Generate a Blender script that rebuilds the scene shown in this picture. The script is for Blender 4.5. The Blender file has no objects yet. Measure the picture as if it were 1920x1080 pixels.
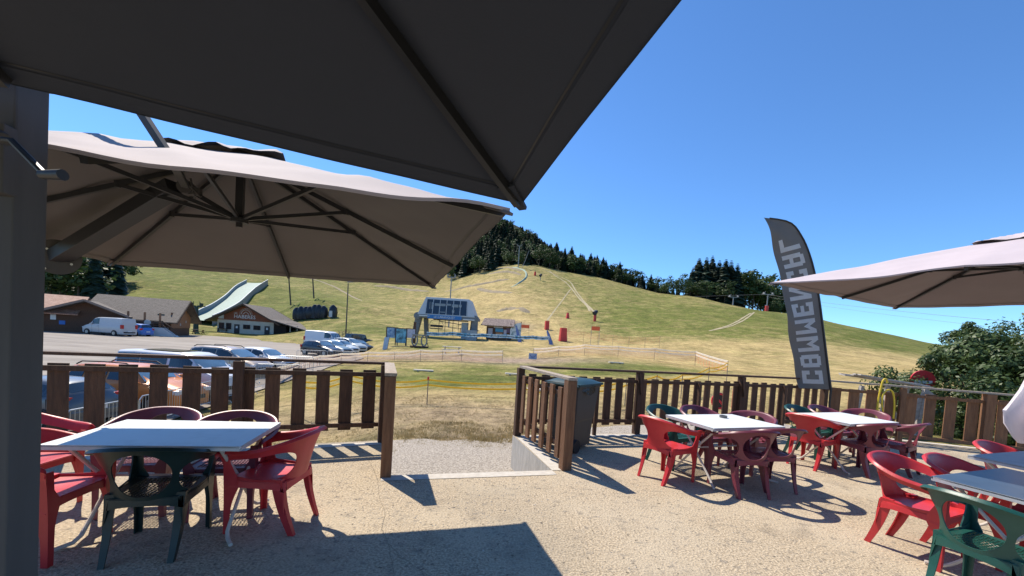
import bpy, bmesh, math, random
import numpy as np
from mathutils import Vector, Matrix, noise
R = math.radians
scene = bpy.context.scene
COL = scene.collection
PI = math.pi

# ------------------------------------------------------------------ camera
F_PX, PITCH, ROLL, EYE, CY = 756.0, -0.041, 0.064, 1.64, 665.0
cam_d = bpy.data.cameras.new('camera')
cam_d.sensor_width = 36.0
cam_d.lens = F_PX / 1920 * 36
cam_d.shift_y = (CY - 540) / 1920
cam_d.clip_start = 0.05
cam_d.clip_end = 6000
cam = bpy.data.objects.new('camera', cam_d)
COL.objects.link(cam)
_F = Vector((0, math.cos(PITCH), math.sin(PITCH)))
_U = Vector((0, -math.sin(PITCH), math.cos(PITCH)))
_X = Vector((1, 0, 0))
cx_ = math.cos(ROLL) * _X + math.sin(ROLL) * _U
cy_ = -math.sin(ROLL) * _X + math.cos(ROLL) * _U
m = Matrix((cx_, cy_, -_F)).transposed().to_4x4()
m.translation = (0, 0, EYE)
cam.matrix_world = m
scene.camera = cam
# ------------------------------------------------------------------ world and sun
SUN_EL, SUN_DIR = R(52.5), Vector((-0.70, 0.714, 0)).normalized()
world = bpy.data.worlds.new('World')
scene.world = world
world.use_nodes = True
wt = world.node_tree
bg = wt.nodes['Background']
sky = wt.nodes.new('ShaderNodeTexSky')
sky.sky_type = 'NISHITA'
sky.sun_disc = False
sky.sun_elevation = SUN_EL
sky.sun_rotation = math.atan2(SUN_DIR.x, SUN_DIR.y)
sky.altitude = 1500
sky.air_density = 1.0
sky.dust_density = 0.1
sky.ozone_density = 3.0
tint = wt.nodes.new('ShaderNodeMix'); tint.data_type = 'RGBA'; tint.blend_type = 'MULTIPLY'; tint.inputs[0].default_value = 1.0
wt.links.new(sky.outputs[0], tint.inputs[6]); tint.inputs[7].default_value = (.54, .80, 1.03, 1)
wt.links.new(tint.outputs[2], bg.inputs[0])
bg.inputs[1].default_value = 0.138
sun_d = bpy.data.lights.new('sun', 'SUN')
sun_d.energy = 4.4
sun_d.angle = R(0.5)
sun_d.color = (1.0, 0.91, 0.78)
sun = bpy.data.objects.new('sun', sun_d)
COL.objects.link(sun)
sd = SUN_DIR * math.cos(SUN_EL) + Vector((0, 0, math.sin(SUN_EL)))
sun.rotation_euler = sd.to_track_quat('Z', 'Y').to_euler()
scene.view_settings.view_transform = 'Standard'
scene.view_settings.look = 'None'
scene.view_settings.exposure = 0.6
scene.view_settings.gamma = 1.0

def ray(u, v):
    a, b = u - 960, v - CY
    c, s = math.cos(ROLL), math.sin(ROLL)
    x, y = c * a + s * b, -s * a + c * b
    xc, zc = x / F_PX, -y / F_PX
    return Vector((xc, math.cos(PITCH) - zc * math.sin(PITCH), math.sin(PITCH) + zc * math.cos(PITCH)))
def at(u, v, Y):                     # a point at distance Y seen at photo pixel (u, v)
    r = ray(u, v); t = Y / r.y
    return Vector((r.x * t, Y, EYE + r.z * t))
def gp(u, v, z=0.0):
    r = ray(u, v); t = (z - EYE) / r.z
    return Vector((r.x * t, r.y * t, z))

# ------------------------------------------------------------------ materials
MATS = {}
def nt(mat):
    return mat.node_tree
def mat(name, col, rough=0.6, var=0.12, scale=8.0, bump=0.0, bscale=None, metal=0.0, col2=None, spec=0.5,
        stretch=None, transl=0.0, coat=0.0, detail=6, thr=None, rand=0.0, island=0.0):
    if name in MATS: return MATS[name]
    M = bpy.data.materials.new(name); M.use_nodes = True
    n, l = M.node_tree.nodes, M.node_tree.links
    b = n['Principled BSDF']
    b.inputs['Roughness'].default_value = rough
    b.inputs['Metallic'].default_value = metal
    b.inputs['Specular IOR Level'].default_value = spec
    if coat: b.inputs['Coat Weight'].default_value = coat; b.inputs['Coat Roughness'].default_value = 0.05
    tc = n.new('ShaderNodeTexCoord'); src = tc.outputs['Object']
    if stretch:
        mp = n.new('ShaderNodeMapping'); mp.inputs['Scale'].default_value = stretch
        l.new(src, mp.inputs[0]); src = mp.outputs[0]
    nz = n.new('ShaderNodeTexNoise'); nz.inputs['Scale'].default_value = scale; nz.inputs['Detail'].default_value = detail
    nz.inputs['Roughness'].default_value = 0.65
    l.new(src, nz.inputs['Vector'])
    cr = n.new('ShaderNodeValToRGB')
    c = Vector(col[:3])
    c2 = Vector(col2[:3]) if col2 else c * (1 + var)
    c1 = c if col2 else c * (1 - var)
    lo, hi = thr if thr else (0.3, 0.7)
    cr.color_ramp.elements[0].position = lo; cr.color_ramp.elements[1].position = hi
    cr.color_ramp.elements[0].color = (*c1, 1); cr.color_ramp.elements[1].color = (*c2, 1)
    l.new(nz.outputs[0], cr.inputs[0])
    out = cr.outputs[0]
    if rand:
        oi = n.new('ShaderNodeObjectInfo'); hs = n.new('ShaderNodeHueSaturation')
        mr = n.new('ShaderNodeMapRange'); mr.inputs[3].default_value = 1 - rand; mr.inputs[4].default_value = 1 + rand
        l.new(oi.outputs['Random'], mr.inputs[0]); l.new(mr.outputs[0], hs.inputs['Value']); l.new(out, hs.inputs['Color'])
        out = hs.outputs[0]
    if island:
        ge = n.new('ShaderNodeNewGeometry'); h2 = n.new('ShaderNodeHueSaturation'); m2 = n.new('ShaderNodeMapRange')
        m2.inputs[3].default_value = 1 - island; m2.inputs[4].default_value = 1 + island
        l.new(ge.outputs['Random Per Island'], m2.inputs[0]); l.new(m2.outputs[0], h2.inputs['Value']); l.new(out, h2.inputs['Color']); out = h2.outputs[0]
    l.new(out, b.inputs['Base Color'])
    if bump:
        nb = n.new('ShaderNodeTexNoise'); nb.inputs['Scale'].default_value = bscale or scale * 3; nb.inputs['Detail'].default_value = 8
        l.new(src, nb.inputs['Vector'])
        bp = n.new('ShaderNodeBump'); bp.inputs['Strength'].default_value = bump; bp.inputs['Distance'].default_value = 0.02
        l.new(nb.outputs[0], bp.inputs['Height']); l.new(bp.outputs[0], b.inputs['Normal'])
    if transl:
        tr = n.new('ShaderNodeBsdfTranslucent'); mx = n.new('ShaderNodeMixShader'); mx.inputs[0].default_value = transl
        l.new(out, tr.inputs[0]); l.new(b.outputs[0], mx.inputs[1]); l.new(tr.outputs[0], mx.inputs[2])
        l.new(mx.outputs[0], n['Material Output'].inputs[0])
    MATS[name] = M
    return M
def flat(name, col, rough=0.6, metal=0.0, **k):
    return mat(name, col, rough, var=0.05, scale=5, metal=metal, **k)

# ------------------------------------------------------------------ mesh helpers
class MB:
    def __init__(s): s.v, s.f, s.mi, s.mats = [], [], [], []
    def m(s, material):
        if material not in s.mats: s.mats.append(material)
        return s.mats.index(material)
    def add(s, vs, fs, material=None):
        o = len(s.v); s.v += [tuple(p) for p in vs]
        k = s.m(material) if material else 0
        for f in fs: s.f.append(tuple(i + o for i in f)); s.mi.append(k)
    def box(s, c, size, rz=0.0, M=None, material=None, tz=1.0):
        x, y, z = size[0] / 2, size[1] / 2, size[2] / 2
        q = Matrix.Rotation(rz, 4, 'Z') if M is None else M
        vs = []
        for dz in (-1, 1):
            k = tz if dz > 0 else 1.0
            for dx, dy in ((-1, -1), (1, -1), (1, 1), (-1, 1)):
                p = q @ Vector((dx * x * k, dy * y * k, dz * z)); vs.append((c[0] + p.x, c[1] + p.y, c[2] + p.z))
        s.add(vs, [(3, 2, 1, 0), (4, 5, 6, 7), (0, 1, 5, 4), (1, 2, 6, 5), (2, 3, 7, 6), (3, 0, 4, 7)], material)
    def bar(s, a, b, w, h, up=(0, 0, 1), material=None, w2=None, h2=None):
        a, b = Vector(a), Vector(b); d = (b - a).normalized(); up = Vector(up)
        if abs(d.dot(up)) > .98: up = Vector((0, 1, 0))
        sx = d.cross(up).normalized(); sy = sx.cross(d).normalized()
        w2 = w2 or w; h2 = h2 or h
        vs = []
        for p, ww, hh in ((a, w, h), (b, w2, h2)):
            for i, j in ((-1, -1), (1, -1), (1, 1), (-1, 1)): vs.append(p + sx * i * ww / 2 + sy * j * hh / 2)
        s.add(vs, [(0, 1, 2, 3), (7, 6, 5, 4), (4, 5, 1, 0), (5, 6, 2, 1), (6, 7, 3, 2), (7, 4, 0, 3)], material)
    def tube(s, pts, r, n=8, material=None, cap=True):
        pts = [Vector(p) for p in pts]; rs = r if isinstance(r, (list, tuple)) else [r] * len(pts)
        vs, fs = [], []; prev = None
        for i, p in enumerate(pts):
            d = (pts[min(i + 1, len(pts) - 1)] - pts[max(i - 1, 0)]).normalized()
            if prev is None:
                a = Vector((0, 0, 1)) if abs(d.z) < .9 else Vector((1, 0, 0))
                x = d.cross(a).normalized()
            else:
                x = (prev - d * prev.dot(d)).normalized()
            prev = x; y = d.cross(x)
            for k in range(n):
                t = 2 * PI * k / n; vs.append(p + (x * math.cos(t) + y * math.sin(t)) * rs[i])
        for i in range(len(pts) - 1):
            for k in range(n):
                k2 = (k + 1) % n; fs.append((i * n + k, i * n + k2, (i + 1) * n + k2, (i + 1) * n + k))
        if cap: fs.append(tuple(range(n))[::-1]); fs.append(tuple((len(pts) - 1) * n + k for k in range(n)))
        s.add(vs, fs, material)
    def cyl(s, c, r, h, n=16, material=None, r2=None, axis='Z'):
        r2 = r if r2 is None else r2; c = Vector(c)
        d = {'Z': Vector((0, 0, 1)), 'X': Vector((1, 0, 0)), 'Y': Vector((0, 1, 0))}[axis]
        s.tube([c - d * h / 2, c + d * h / 2], [r, r2], n, material)
    def poly(s, pts, material=None): s.add(pts, [tuple(range(len(pts)))], material)
    def prism(s, pts, d, material=None):          # outline extruded along d
        d = Vector(d); n = len(pts); vs = [Vector(p) for p in pts]; vs += [p + d for p in vs]
        fs = [tuple(range(n))[::-1], tuple(range(n, 2 * n))] + [(i, (i + 1) % n, n + (i + 1) % n, n + i) for i in range(n)]
        s.add(vs, fs, material)
    def grid(s, P, nu, nv, material=None, keep=None):
        vs = [P(i, j) for i in range(nu + 1) for j in range(nv + 1)]
        fs = [(i * (nv + 1) + j, (i + 1) * (nv + 1) + j, (i + 1) * (nv + 1) + j + 1, i * (nv + 1) + j + 1)
              for i in range(nu) for j in range(nv) if keep is None or keep(i, j)]
        s.add(vs, fs, material)
    def build(s, name, material=None, parent=None, smooth=False, bevel=0, fix=True, solid=0, loc=None, merge=0):
        me = bpy.data.meshes.new(name); me.from_pydata(s.v, [], s.f)
        if s.mats:
            for k in s.mats: me.materials.append(k)
            me.polygons.foreach_set('material_index', s.mi)
        elif material: me.materials.append(material)
        if fix or solid or merge or bevel:
            bm = bmesh.new(); bm.from_mesh(me)
            if merge: bmesh.ops.remove_doubles(bm, verts=bm.verts, dist=merge)
            if fix: bmesh.ops.recalc_face_normals(bm, faces=bm.faces)
            if solid: bmesh.ops.solidify(bm, geom=bm.faces[:], thickness=solid)
            if bevel: bmesh.ops.bevel(bm, geom=bm.edges[:], offset=bevel, segments=2, profile=.6, affect='EDGES')
            bm.to_mesh(me); bm.free()
        if smooth:
            me.polygons.foreach_set('use_smooth', [True] * len(me.polygons))
            try: me.set_sharp_from_angle(angle=R(38))
            except Exception: pass
        me.update()
        o = bpy.data.objects.new(name, me); COL.objects.link(o)
        if parent: o.parent = parent
        if loc: o.location = loc
        return o
def tag(o, label=None, cat=None, group=None, kind=None):
    if label: o['label'] = label
    if cat: o['category'] = cat
    if group: o['group'] = group
    if kind: o['kind'] = kind
    return o
def empty(name, loc=(0, 0, 0), rz=0.0, label=None, cat=None, group=None):
    o = bpy.data.objects.new(name, None); COL.objects.link(o); o.location = loc; o.rotation_euler = (0, 0, rz)
    o.empty_display_size = 0.2
    return tag(o, label, cat, group)
def copy_tree(o, parent=None):
    c = o.copy(); COL.objects.link(c)
    if parent: c.parent = parent
    for ch in list(o.children): copy_tree(ch, c)
    return c
def text_mesh(name, body, size, material, parent, M, extrude=0.004, align='CENTER'):
    cu = bpy.data.curves.new(name, 'FONT'); cu.body = body; cu.size = size; cu.extrude = extrude
    cu.align_x = align; cu.align_y = 'CENTER'; cu.resolution_u = 2
    to = bpy.data.objects.new(name, cu); COL.objects.link(to)
    dg = bpy.context.evaluated_depsgraph_get()
    me = bpy.data.meshes.new_from_object(to.evaluated_get(dg)); me.name = name
    bpy.data.objects.remove(to)
    me.materials.clear(); me.materials.append(material)
    o = bpy.data.objects.new(name, me); COL.objects.link(o); o.parent = parent; o.matrix_local = M
    return o
def crom(pts, t):                   # catmull-rom through pts, t in 0..1
    n = len(pts) - 1; x = min(max(t * n, 0), n - 1e-9); i = int(x); u = x - i
    p = [Vector(pts[min(max(k, 0), n)]) for k in (i - 1, i, i + 1, i + 2)]
    return 0.5 * ((2 * p[1]) + (p[2] - p[0]) * u + (2 * p[0] - 5 * p[1] + 4 * p[2] - p[3]) * u * u + (3 * p[1] - p[0] - 3 * p[2] + p[3]) * u ** 3)
rnd = random.Random(7)
# ------------------------------------------------------------------ terrain
# rows: forward distance Y; columns: horizontal direction t = x/Y; values: ground height
ROWS = [3, 5, 8, 12, 18, 27, 40, 55, 70, 85, 100, 130, 170, 215, 300, 420, 600]
def zz(hor, v, Y): return EYE - (v - hor) * Y / F_PX
COLS = [
 (-2.20, [-1.2,-1.3,-1.34,-1.34,-1.34,-1.34,-1.34,-1.34,-1.34,-1.2,1.0,7,16,28,44,68,90]),
 (-1.16, [-1.2,-1.3,-1.34,-1.34,-1.34,-1.34,-1.34,-1.34,-1.34,-1.0,1.4,8,18,30,46,72,95]),
 (-0.87, [-1.1,-1.2,-1.34,-1.34,-1.34,-1.34,-1.34,-1.34,-1.34,-.3,2.2,9.7,20,33,50,78,105]),
 (-0.61, [-.9,-1.0,-1.25,-1.34,-1.34,-1.34,-1.34,-1.34,-1.34,-1.0,2.0,7.5,17,29,48,80,110]),
 (-0.42, [-.6,-.65,-1.0,-1.25,-1.34,-1.34,-1.34,-.9,.4,2.4,4.7,9.1,15,23,46,85,120]),
 (-0.30, [-.57,-.57,-.62,-.8,-1.0,-1.1,-.8,.05,.8,2.2,4.2,8.4,14,23,53,118,195]),
 (-0.16, [-.57,-.57,-.6,-.7,-.85,-.95,-.45,.2,.8,1.7,3.8,8.7,15.5,27,52,116,190]),
 (0.00, [-.57,-.57,-.58,-.68,-.78,-.78,-.3,.45,1.1,2.65,5.5,11.8,25.2,41.5,60,104,170]),
 (0.205, [-.5,-.5,-.5,-.55,-.5,-.4,.37,.72,1.55,3.4,6.8,13.5,24,37.0,45,52,60]),
 (0.45, [-.45,-.45,-.4,-.38,-.3,-.2,.1,1.0,3.1,5.9,9.3,16.4,24.0,25,20,10,0]),
 (0.714, [-.4,-.4,-.35,-.3,0,.1,.5,2.25,4.7,7.9,10.6,15.4,15,9,0,-8,-15]),
 (1.03, [-.4,-.4,-.35,-.2,.3,.43,.9,1.93,3.6,5.5,7.35,6,2,-5,-15,-20,-25]),
 (1.38, [-.4,-.4,-.35,-.1,.4,.6,1.0,1.5,2.2,3,3.5,2,-2,-8,-15,-20,-25]),
 (3.0, [-.4,-.4,-.35,-.1,.3,.5,.8,1.0,1.2,1.5,1.5,1,-2,-8,-15,-20,-25]),
]
NT, NR_ = 240, 200
_t = np.array([c[0] for c in COLS]); _r = np.log(np.array(ROWS, float)); _z = np.array([c[1] for c in COLS], float)
TG = np.linspace(_t[0], _t[-1], NT); RG = np.linspace(_r[0], _r[-1], NR_)
Z1 = np.array([np.interp(RG, _r, _z[i]) for i in range(len(_t))])
ZG = np.array([np.interp(TG, _t, Z1[:, j]) for j in range(NR_)]).T
for _ in range(5):
    P_ = np.pad(ZG, 1, mode='edge')
    ZG = (P_[:-2, 1:-1] + P_[2:, 1:-1] + 2 * ZG + P_[1:-1, :-2] + P_[1:-1, 2:]) / 6
def sm(x, a, b): x = min(max((x - a) / (b - a), 0), 1); return x * x * (3 - 2 * x)
def LZ(y): return -1.95 + .65 * sm(y, 8, 40)          # car park level
_LX = [(-30, -10.4), (6, -10.4), (10, -10.95), (14, -11.6), (19, -12.35), (25, -13.1), (33, -14.1), (40, -14.6), (47, -17.8), (54, -22), (63, -30), (72, -36), (84, -42), (90, -52)]
def lotx(y): return float(np.interp(y, [a for a, b in _LX], [b for a, b in _LX]))
def T(x, y):
    r = math.hypot(x, y)
    if y < 0.32 * r: Y = 0.32 * r; t = 2.96 if x > 0 else -2.2
    else: Y, t = y, x / y
    Y = min(max(Y, ROWS[0]), ROWS[-1])
    a = (min(max(t, _t[0]), _t[-1]) - _t[0]) / (_t[-1] - _t[0]) * (NT - 1)
    b = (math.log(Y) - RG[0]) / (RG[-1] - RG[0]) * (NR_ - 1)
    i, j = min(int(a), NT - 2), min(int(b), NR_ - 2); a -= i; b -= j
    z = (ZG[i, j] * (1 - a) + ZG[i + 1, j] * a) * (1 - b) + (ZG[i, j + 1] * (1 - a) + ZG[i + 1, j + 1] * a) * b
    k = min(max((r - 60) / 60, 0), 1)
    if z > -1.1 and r > 8:
        z += noise.noise(Vector((x * .05, y * .05, 3))) * .8 * k + noise.noise(Vector((x * .3, y * .3, 9))) * .05 * min(r / 40, 1)
    if y < 62:
        k = sm(lotx(y) + 4.0 - x, 0, 3.6)
        if k > 0: z = z * (1 - k) + (LZ(y) - .06) * k
    for (mx, my, mr, mh) in MOUNDS:
        q = ((x - mx) ** 2 + (y - my) ** 2) / mr ** 2
        if q < 4: z += mh * math.exp(-q * 1.6)
    return z
def on(u, v, Y0, Y1=400):            # first point of the ground met along a view direction
    d = ray(u, v); Y = Y0
    while Y < Y1:
        p = Vector((0, 0, EYE)) + d * (Y / d.y)
        if p.z < T(p.x, p.y): return p
        Y *= 1.01
    return Vector((0, 0, EYE)) + d * (Y1 / d.y)
MOUNDS = []
for (u, v, Y, mr, mh) in ((950, 580, 95, 6, 1.6), (975, 560, 115, 5, 1.3), (905, 553, 130, 7, 1.6), (920, 575, 105, 4, .9),
                          (880, 520, 175, 8, 1.6), (850, 548, 140, 6, 1.3), (590, 560, 112, 10, 3.5), (700, 575, 110, 7, 1.5)):
    p = at(u, v, Y); MOUNDS.append((p.x, p.y, mr, mh))

ZONES = [  # t, Y, rt, rY(ratio in log), dryness change
 (-.16, 12, .6, .42, 1.0), (.25, 15, .5, .3, .25), (.62, 17, .3, .45, .5), (.9, 24, .45, .55, .65), (1.1, 38, .3, .35, .6),
 (-.14, 23, .14, .17, -.75), (.35, 33, .27, .22, -.85), (-.3, 30, .1, .2, .2), (-.05, 21, .2, .14, -.35), (-.23, 50, .08, .18, -.4), (0, 48, .12, .15, -.3),
 (-.35, 46, .12, .2, .55), (.1, 44, .3, .18, .5), (.55, 42, .35, .3, .8), (.8, 48, .35, .3, .75),
 (.1, 70, .25, .25, .65), (.45, 62, .22, .15, .6), (0, 105, .16, .4, .6), (-.1, 150, .12, .45, .5), (.05, 85, .1, .25, .45),
 (.35, 100, .3, .28, -.35), (.62, 90, .3, .3, -.45), (.25, 150, .2, .3, -.15), (1.0, 80, .2, .25, -.5),
 (-.55, 130, .25, .4, -.45), (-.35, 75, .12, .15, -.4), (-.8, 150, .3, .5, -.45), (-.33, 125, .08, .2, .35), (-.6,175,.2,.12,.3), (-.9, 95, .3, .1, .3)]
DIRT = [(-.16, 12.0, .5, .26, .55), (-.33, 38, .3, .1, .7), (.02, 36, .2, .09, .8), (.22, 50, .25, .1, .4), (-.05, 8.6, .25, .12, .6), (.45, 10.5, .35, .14, .25), (.0, 92, .05, .06, .6)]
def zone(tab, t, L):
    s = 0
    for (t0, Y0, rt, rY, a) in tab:
        q = ((t - t0) / rt) ** 2 + ((L - math.log(Y0)) / rY) ** 2
        if q < 6: s += a * math.exp(-q)
    return s

def meadow_material():
    M = bpy.data.materials.new('meadow_grass'); M.use_nodes = True
    n, l = M.node_tree.nodes, M.node_tree.links; b = n['Principled BSDF']
    b.inputs['Roughness'].default_value = .95; b.inputs['Specular IOR Level'].default_value = .1
    at_ = n.new('ShaderNodeVertexColor'); at_.layer_name = 'zone'
    sp = n.new('ShaderNodeSeparateColor'); l.new(at_.outputs[0], sp.inputs[0])
    tc = n.new('ShaderNodeTexCoord')
    def nz(scale, det=8, st=None, ro=.65):
        x = n.new('ShaderNodeTexNoise'); x.inputs['Scale'].default_value = scale; x.inputs['Detail'].default_value = det
        x.inputs['Roughness'].default_value = ro
        if st:
            mp = n.new('ShaderNodeMapping'); mp.inputs['Scale'].default_value = st; l.new(tc.outputs['Object'], mp.inputs[0]); l.new(mp.outputs[0], x.inputs['Vector'])
        else: l.new(tc.outputs['Object'], x.inputs['Vector'])
        return x.outputs[0]
    def math_(op, a, b_, clamp=False):
        x = n.new('ShaderNodeMath'); x.operation = op; x.use_clamp = clamp
        for i, q in enumerate((a, b_)):
            if isinstance(q, (int, float)): x.inputs[i].default_value = q
            else: l.new(q, x.inputs[i])
        return x.outputs[0]
    def mix(f, a, b_):
        x = n.new('ShaderNodeMix'); x.data_type = 'RGBA'
        l.new(f, x.inputs[0]) if not isinstance(f, float) else setattr(x.inputs[0], 'default_value', f)
        for i, q in ((6, a), (7, b_)):
            if isinstance(q, tuple): x.inputs[i].default_value = (*q, 1)
            else: l.new(q, x.inputs[i])
        return x.outputs[2]
    big, mid, fine = nz(.035), nz(.35), nz(5.0, 10, None, .8)
    streak = nz(.5, 6, (.35, 2.2, 1))
    d = math_('ADD', sp.outputs[0], math_('MULTIPLY', math_('SUBTRACT', big, .5), .9))
    d = math_('ADD', d, math_('MULTIPLY', math_('SUBTRACT', mid, .5), 2.2))
    d = math_('ADD', d, math_('MULTIPLY', math_('SUBTRACT', fine, .5), 2.0))
    d = math_('ADD', d, math_('MULTIPLY', math_('SUBTRACT', streak, .5), .8), True)
    g = mix(nz(.12), (.078, .104, .021), (.175, .18, .043))
    s = mix(nz(.3, 9), (.31, .23, .095), (.52, .40, .185))
    c = mix(d, g, s)
    dirt = mix(nz(3.0, 10), (.26, .18, .13), (.42, .33, .25))
    dd = math_('MULTIPLY', sp.outputs[1], math_('ADD', math_('MULTIPLY', fine, 1.4), math_('MULTIPLY', mid, .6)), True)
    c = mix(dd, c, dirt)
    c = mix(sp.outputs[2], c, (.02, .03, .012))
    v = n.new('ShaderNodeHueSaturation'); l.new(c, v.inputs['Color'])
    vv = math_('ADD', 1.0, math_('MULTIPLY', math_('SUBTRACT', nz(11.0, 12, None, .85), .5), 1.5))
    vv = math_('ADD', vv, math_('MULTIPLY', math_('SUBTRACT', nz(1.6, 12, (1, .5, 1), .9), .5), 3.6))
    vv = math_('ADD', vv, math_('MULTIPLY', math_('SUBTRACT', nz(.30, 12, (1, .4, 1), .85), .5), 2.2))
    vv = math_('ADD', vv, math_('MULTIPLY', math_('SUBTRACT', nz(.9, 8, (.25, 3.0, 1), .7), .5), 1.3))
    l.new(vv, v.inputs['Value'])
    l.new(v.outputs[0], b.inputs['Base Color'])
    bp = n.new('ShaderNodeBump'); bp.inputs['Strength'].default_value = .9; bp.inputs['Distance'].default_value = .12
    l.new(nz(4.0, 12, None, .8), bp.inputs['Height']); l.new(bp.outputs[0], b.inputs['Normal'])
    return M
M_MEADOW = meadow_material()
az = [a * .28 for a in range(int(-60 / .28), int(58 / .28) + 1)]
az = [-180, -165, -150, -135, -120, -105, -95, -88, -82, -76, -71, -67, -64, -62] + az + [60, 62, 65, 68, 72, 77, 83, 90, 100, 115, 130, 145, 160, 180]
rad = [2.5 * 1.0262 ** i for i in range(0, 213)] + [700, 1000, 2000]
vs, zc = [], []
for a in az:
    ca, sa = math.cos(R(a)), math.sin(R(a))
    for r in rad:
        x, y = r * sa, r * ca
        z = T(x, y)
        if r > 620: z = T(x * 600 / r, y * 600 / r) - (r - 600) * .05
        vs.append((x, y, z))
        t = x / y if y > .2 * r else (3 if x > 0 else -3); L = math.log(max(y, 3))
        dr = .40 + zone(ZONES, t, L)
        dirt = zone(DIRT, t, L)
        fo = 0.0
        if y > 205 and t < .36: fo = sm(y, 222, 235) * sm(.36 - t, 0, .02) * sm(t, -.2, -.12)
        zc.append((dr, dirt, fo))
nr = len(rad)
fs = [(i * nr + j, (i + 1) * nr + j, (i + 1) * nr + j + 1, i * nr + j + 1) for i in range(len(az) - 1) for j in range(nr - 1)]
me = bpy.data.meshes.new('meadow'); me.from_pydata(vs, [], fs); me.materials.append(M_MEADOW)
ca = me.color_attributes.new('zone', 'FLOAT_COLOR', 'POINT')
ca.data.foreach_set('color', [c for z in zc for c in (min(max(z[0], 0), 1), min(max(z[1], 0), 1), min(max(z[2], 0), 1), 1)])
me.polygons.foreach_set('use_smooth', [True] * len(me.polygons)); me.flip_normals()
meadow = bpy.data.objects.new('meadow', me); COL.objects.link(meadow)
tag(meadow, 'grassy ski hill meadow, partly green and partly dried to straw', 'meadow', kind='structure')

# car park: one flat asphalt sheet
m_asph = mat('asphalt', (.20, .172, .142), .93, scale=.35, col2=(.33, .29, .24), thr=(.35, .65), bump=.3, bscale=30, stretch=(.5, 1.6, 1), detail=12)
b = MB()
ly = [-20 + i * 2.2 for i in range(50)]
def lotp(i, j):
    y = min(ly[i], 88); xr = lotx(y) + .25 * noise.noise(Vector((y * .4, 0, 0))); x = xr - (150 + xr) * (j / 12) ** 2 if j else xr
    yy = y if y < 60 else 60 + (y - 60) * max(0.0, 1 - (xr - x) / 260)
    return (x, yy, LZ(yy))
b.grid(lotp, 49, 12)
tag(b.build('car_park', m_asph, fix=False), 'pale worn asphalt car park below the terrace', 'car park', kind='structure')
# gravel in front of the gate
m_grav = mat('gravel', (.20, .17, .135), .95, scale=32, col2=(.50, .44, .36), thr=(.38, .62), bump=1.0, bscale=50, detail=12)
def strip(name, pts, w, m_, off=.02, n=6, seg=60, kind='structure', lab=None, cat=None, jit=.0):
    b = MB(); L = []
    for i in range(seg + 1):
        p = crom(pts, i / seg); q = crom(pts, min(i / seg + .01, 1)) - crom(pts, max(i / seg - .01, 0))
        q.z = 0; q.normalize(); s = Vector((-q.y, q.x, 0)); ww = w * (1 + jit * noise.noise(Vector((i * .35, w, 2))))
        L.append([p + s * ww * (k / n - .5) for k in range(n + 1)])
    b.grid(lambda i, j: (L[i][j].x, L[i][j].y, T(L[i][j].x, L[i][j].y) + off), seg, n)
    return tag(b.build(name, m_, fix=False, smooth=True), lab, cat, kind=kind)
strip('gravel_path', [(-5.2, 6.4, 0), (-3, 7.0, 0), (-1, 7.2, 0), (1, 7.8, 0), (3.0, 9.1, 0), (5.5, 10.2, 0), (8, 10.8, 0)], 2.6, m_grav, .015, 10, 60, lab='pale gravel path outside the terrace gate', cat='path', jit=.25)
g2 = MB(); g2.poly([(x, y, -.555) for x, y in ((-1.9, 3.6), (.9, 3.9), (.9, 6.9), (1.5, 7.6), (-2.4, 7.0))])
tag(g2.build('gravel_ground', m_grav, fix=False), 'gravel patch directly below the gate step', 'gravel', kind='structure')
m_track = mat('worn_track', (.30, .25, .13), .95, scale=3, col2=(.46, .39, .25), bump=.4)
def track(uvY, w, off=.05):
    pts = [on(u, v, Y) for u, v, Y in uvY]
    strip('hill_track', pts, w, m_track, off, 2, 90, lab=None, cat=None, jit=.5)
track([(1026, 602, 60), (1040, 583, 60), (1056, 562, 60), (1070, 543, 60)], .42)
for o in ((0, 0), (9, -2)):
    track([(1113, 586, 60), (1092, 563, 60), (1082, 550, 60), (1070 + o[0], 530, 60), (1045 + o[0], 518, 60), (1018, 505, 60)] if not o[0] else
          [(1106, 584, 60), (1098, 572, 60), (1082, 555, 60), (1066, 535, 60), (1042, 519, 60), (1030, 508, 60)], .55)
track([(1330, 621, 45), (1365, 611, 50), (1392, 598, 60), (1408, 588, 70)], .45)
track([(1336, 620, 45), (1370, 612, 50), (1400, 597, 60), (1414, 586, 70)], .45)

# pump-track bends and rolls of earth on the slope
m_earth = mat('dry_earth', (.17, .135, .08), .95, scale=2, col2=(.34, .27, .17), bump=.5)
def berm(uvs, w, h, nm='earth_roll', m_=None, lab=None):
    P = [on(u, v, 60) for u, v in uvs]; b = MB(); n = 50; L = []
    for i in range(n + 1):
        p = crom(P, i / n); q = crom(P, min(i / n + .02, 1)) - crom(P, max(i / n - .02, 0)); q.z = 0; q.normalize(); s_ = Vector((-q.y, q.x, 0))
        L.append([(p.x + s_.x * w * k, p.y + s_.y * w * k, T(p.x + s_.x * w * k, p.y + s_.y * w * k) - .12 + (h + .1) * min(1, 4 * (i / n) * (1 - i / n)) * (1 - (k / 1.0) ** 2) * (.8 + .5 * noise.noise(Vector((i * .3, w, 1))))) for k in (-1, -.6, -.2, .2, .6, 1)])
    b.grid(lambda i, j: L[i][j], n, 5)
    return tag(b.build(nm, m_ or m_earth, fix=False, smooth=True), lab, 'berm' if lab else None, kind=None if lab and m_ else 'structure')
berm([(828, 548), (870, 540), (900, 534), (940, 526), (955, 524)], 1.2, .9)
berm([(915, 514), (935, 511), (960, 512), (978, 517)], 1.2, .8)
berm([(918, 504), (945, 503), (965, 506), (980, 509)], .9, .7)
berm([(700, 536), (740, 540), (775, 545), (805, 547)], 1.4, 1.0)
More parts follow.
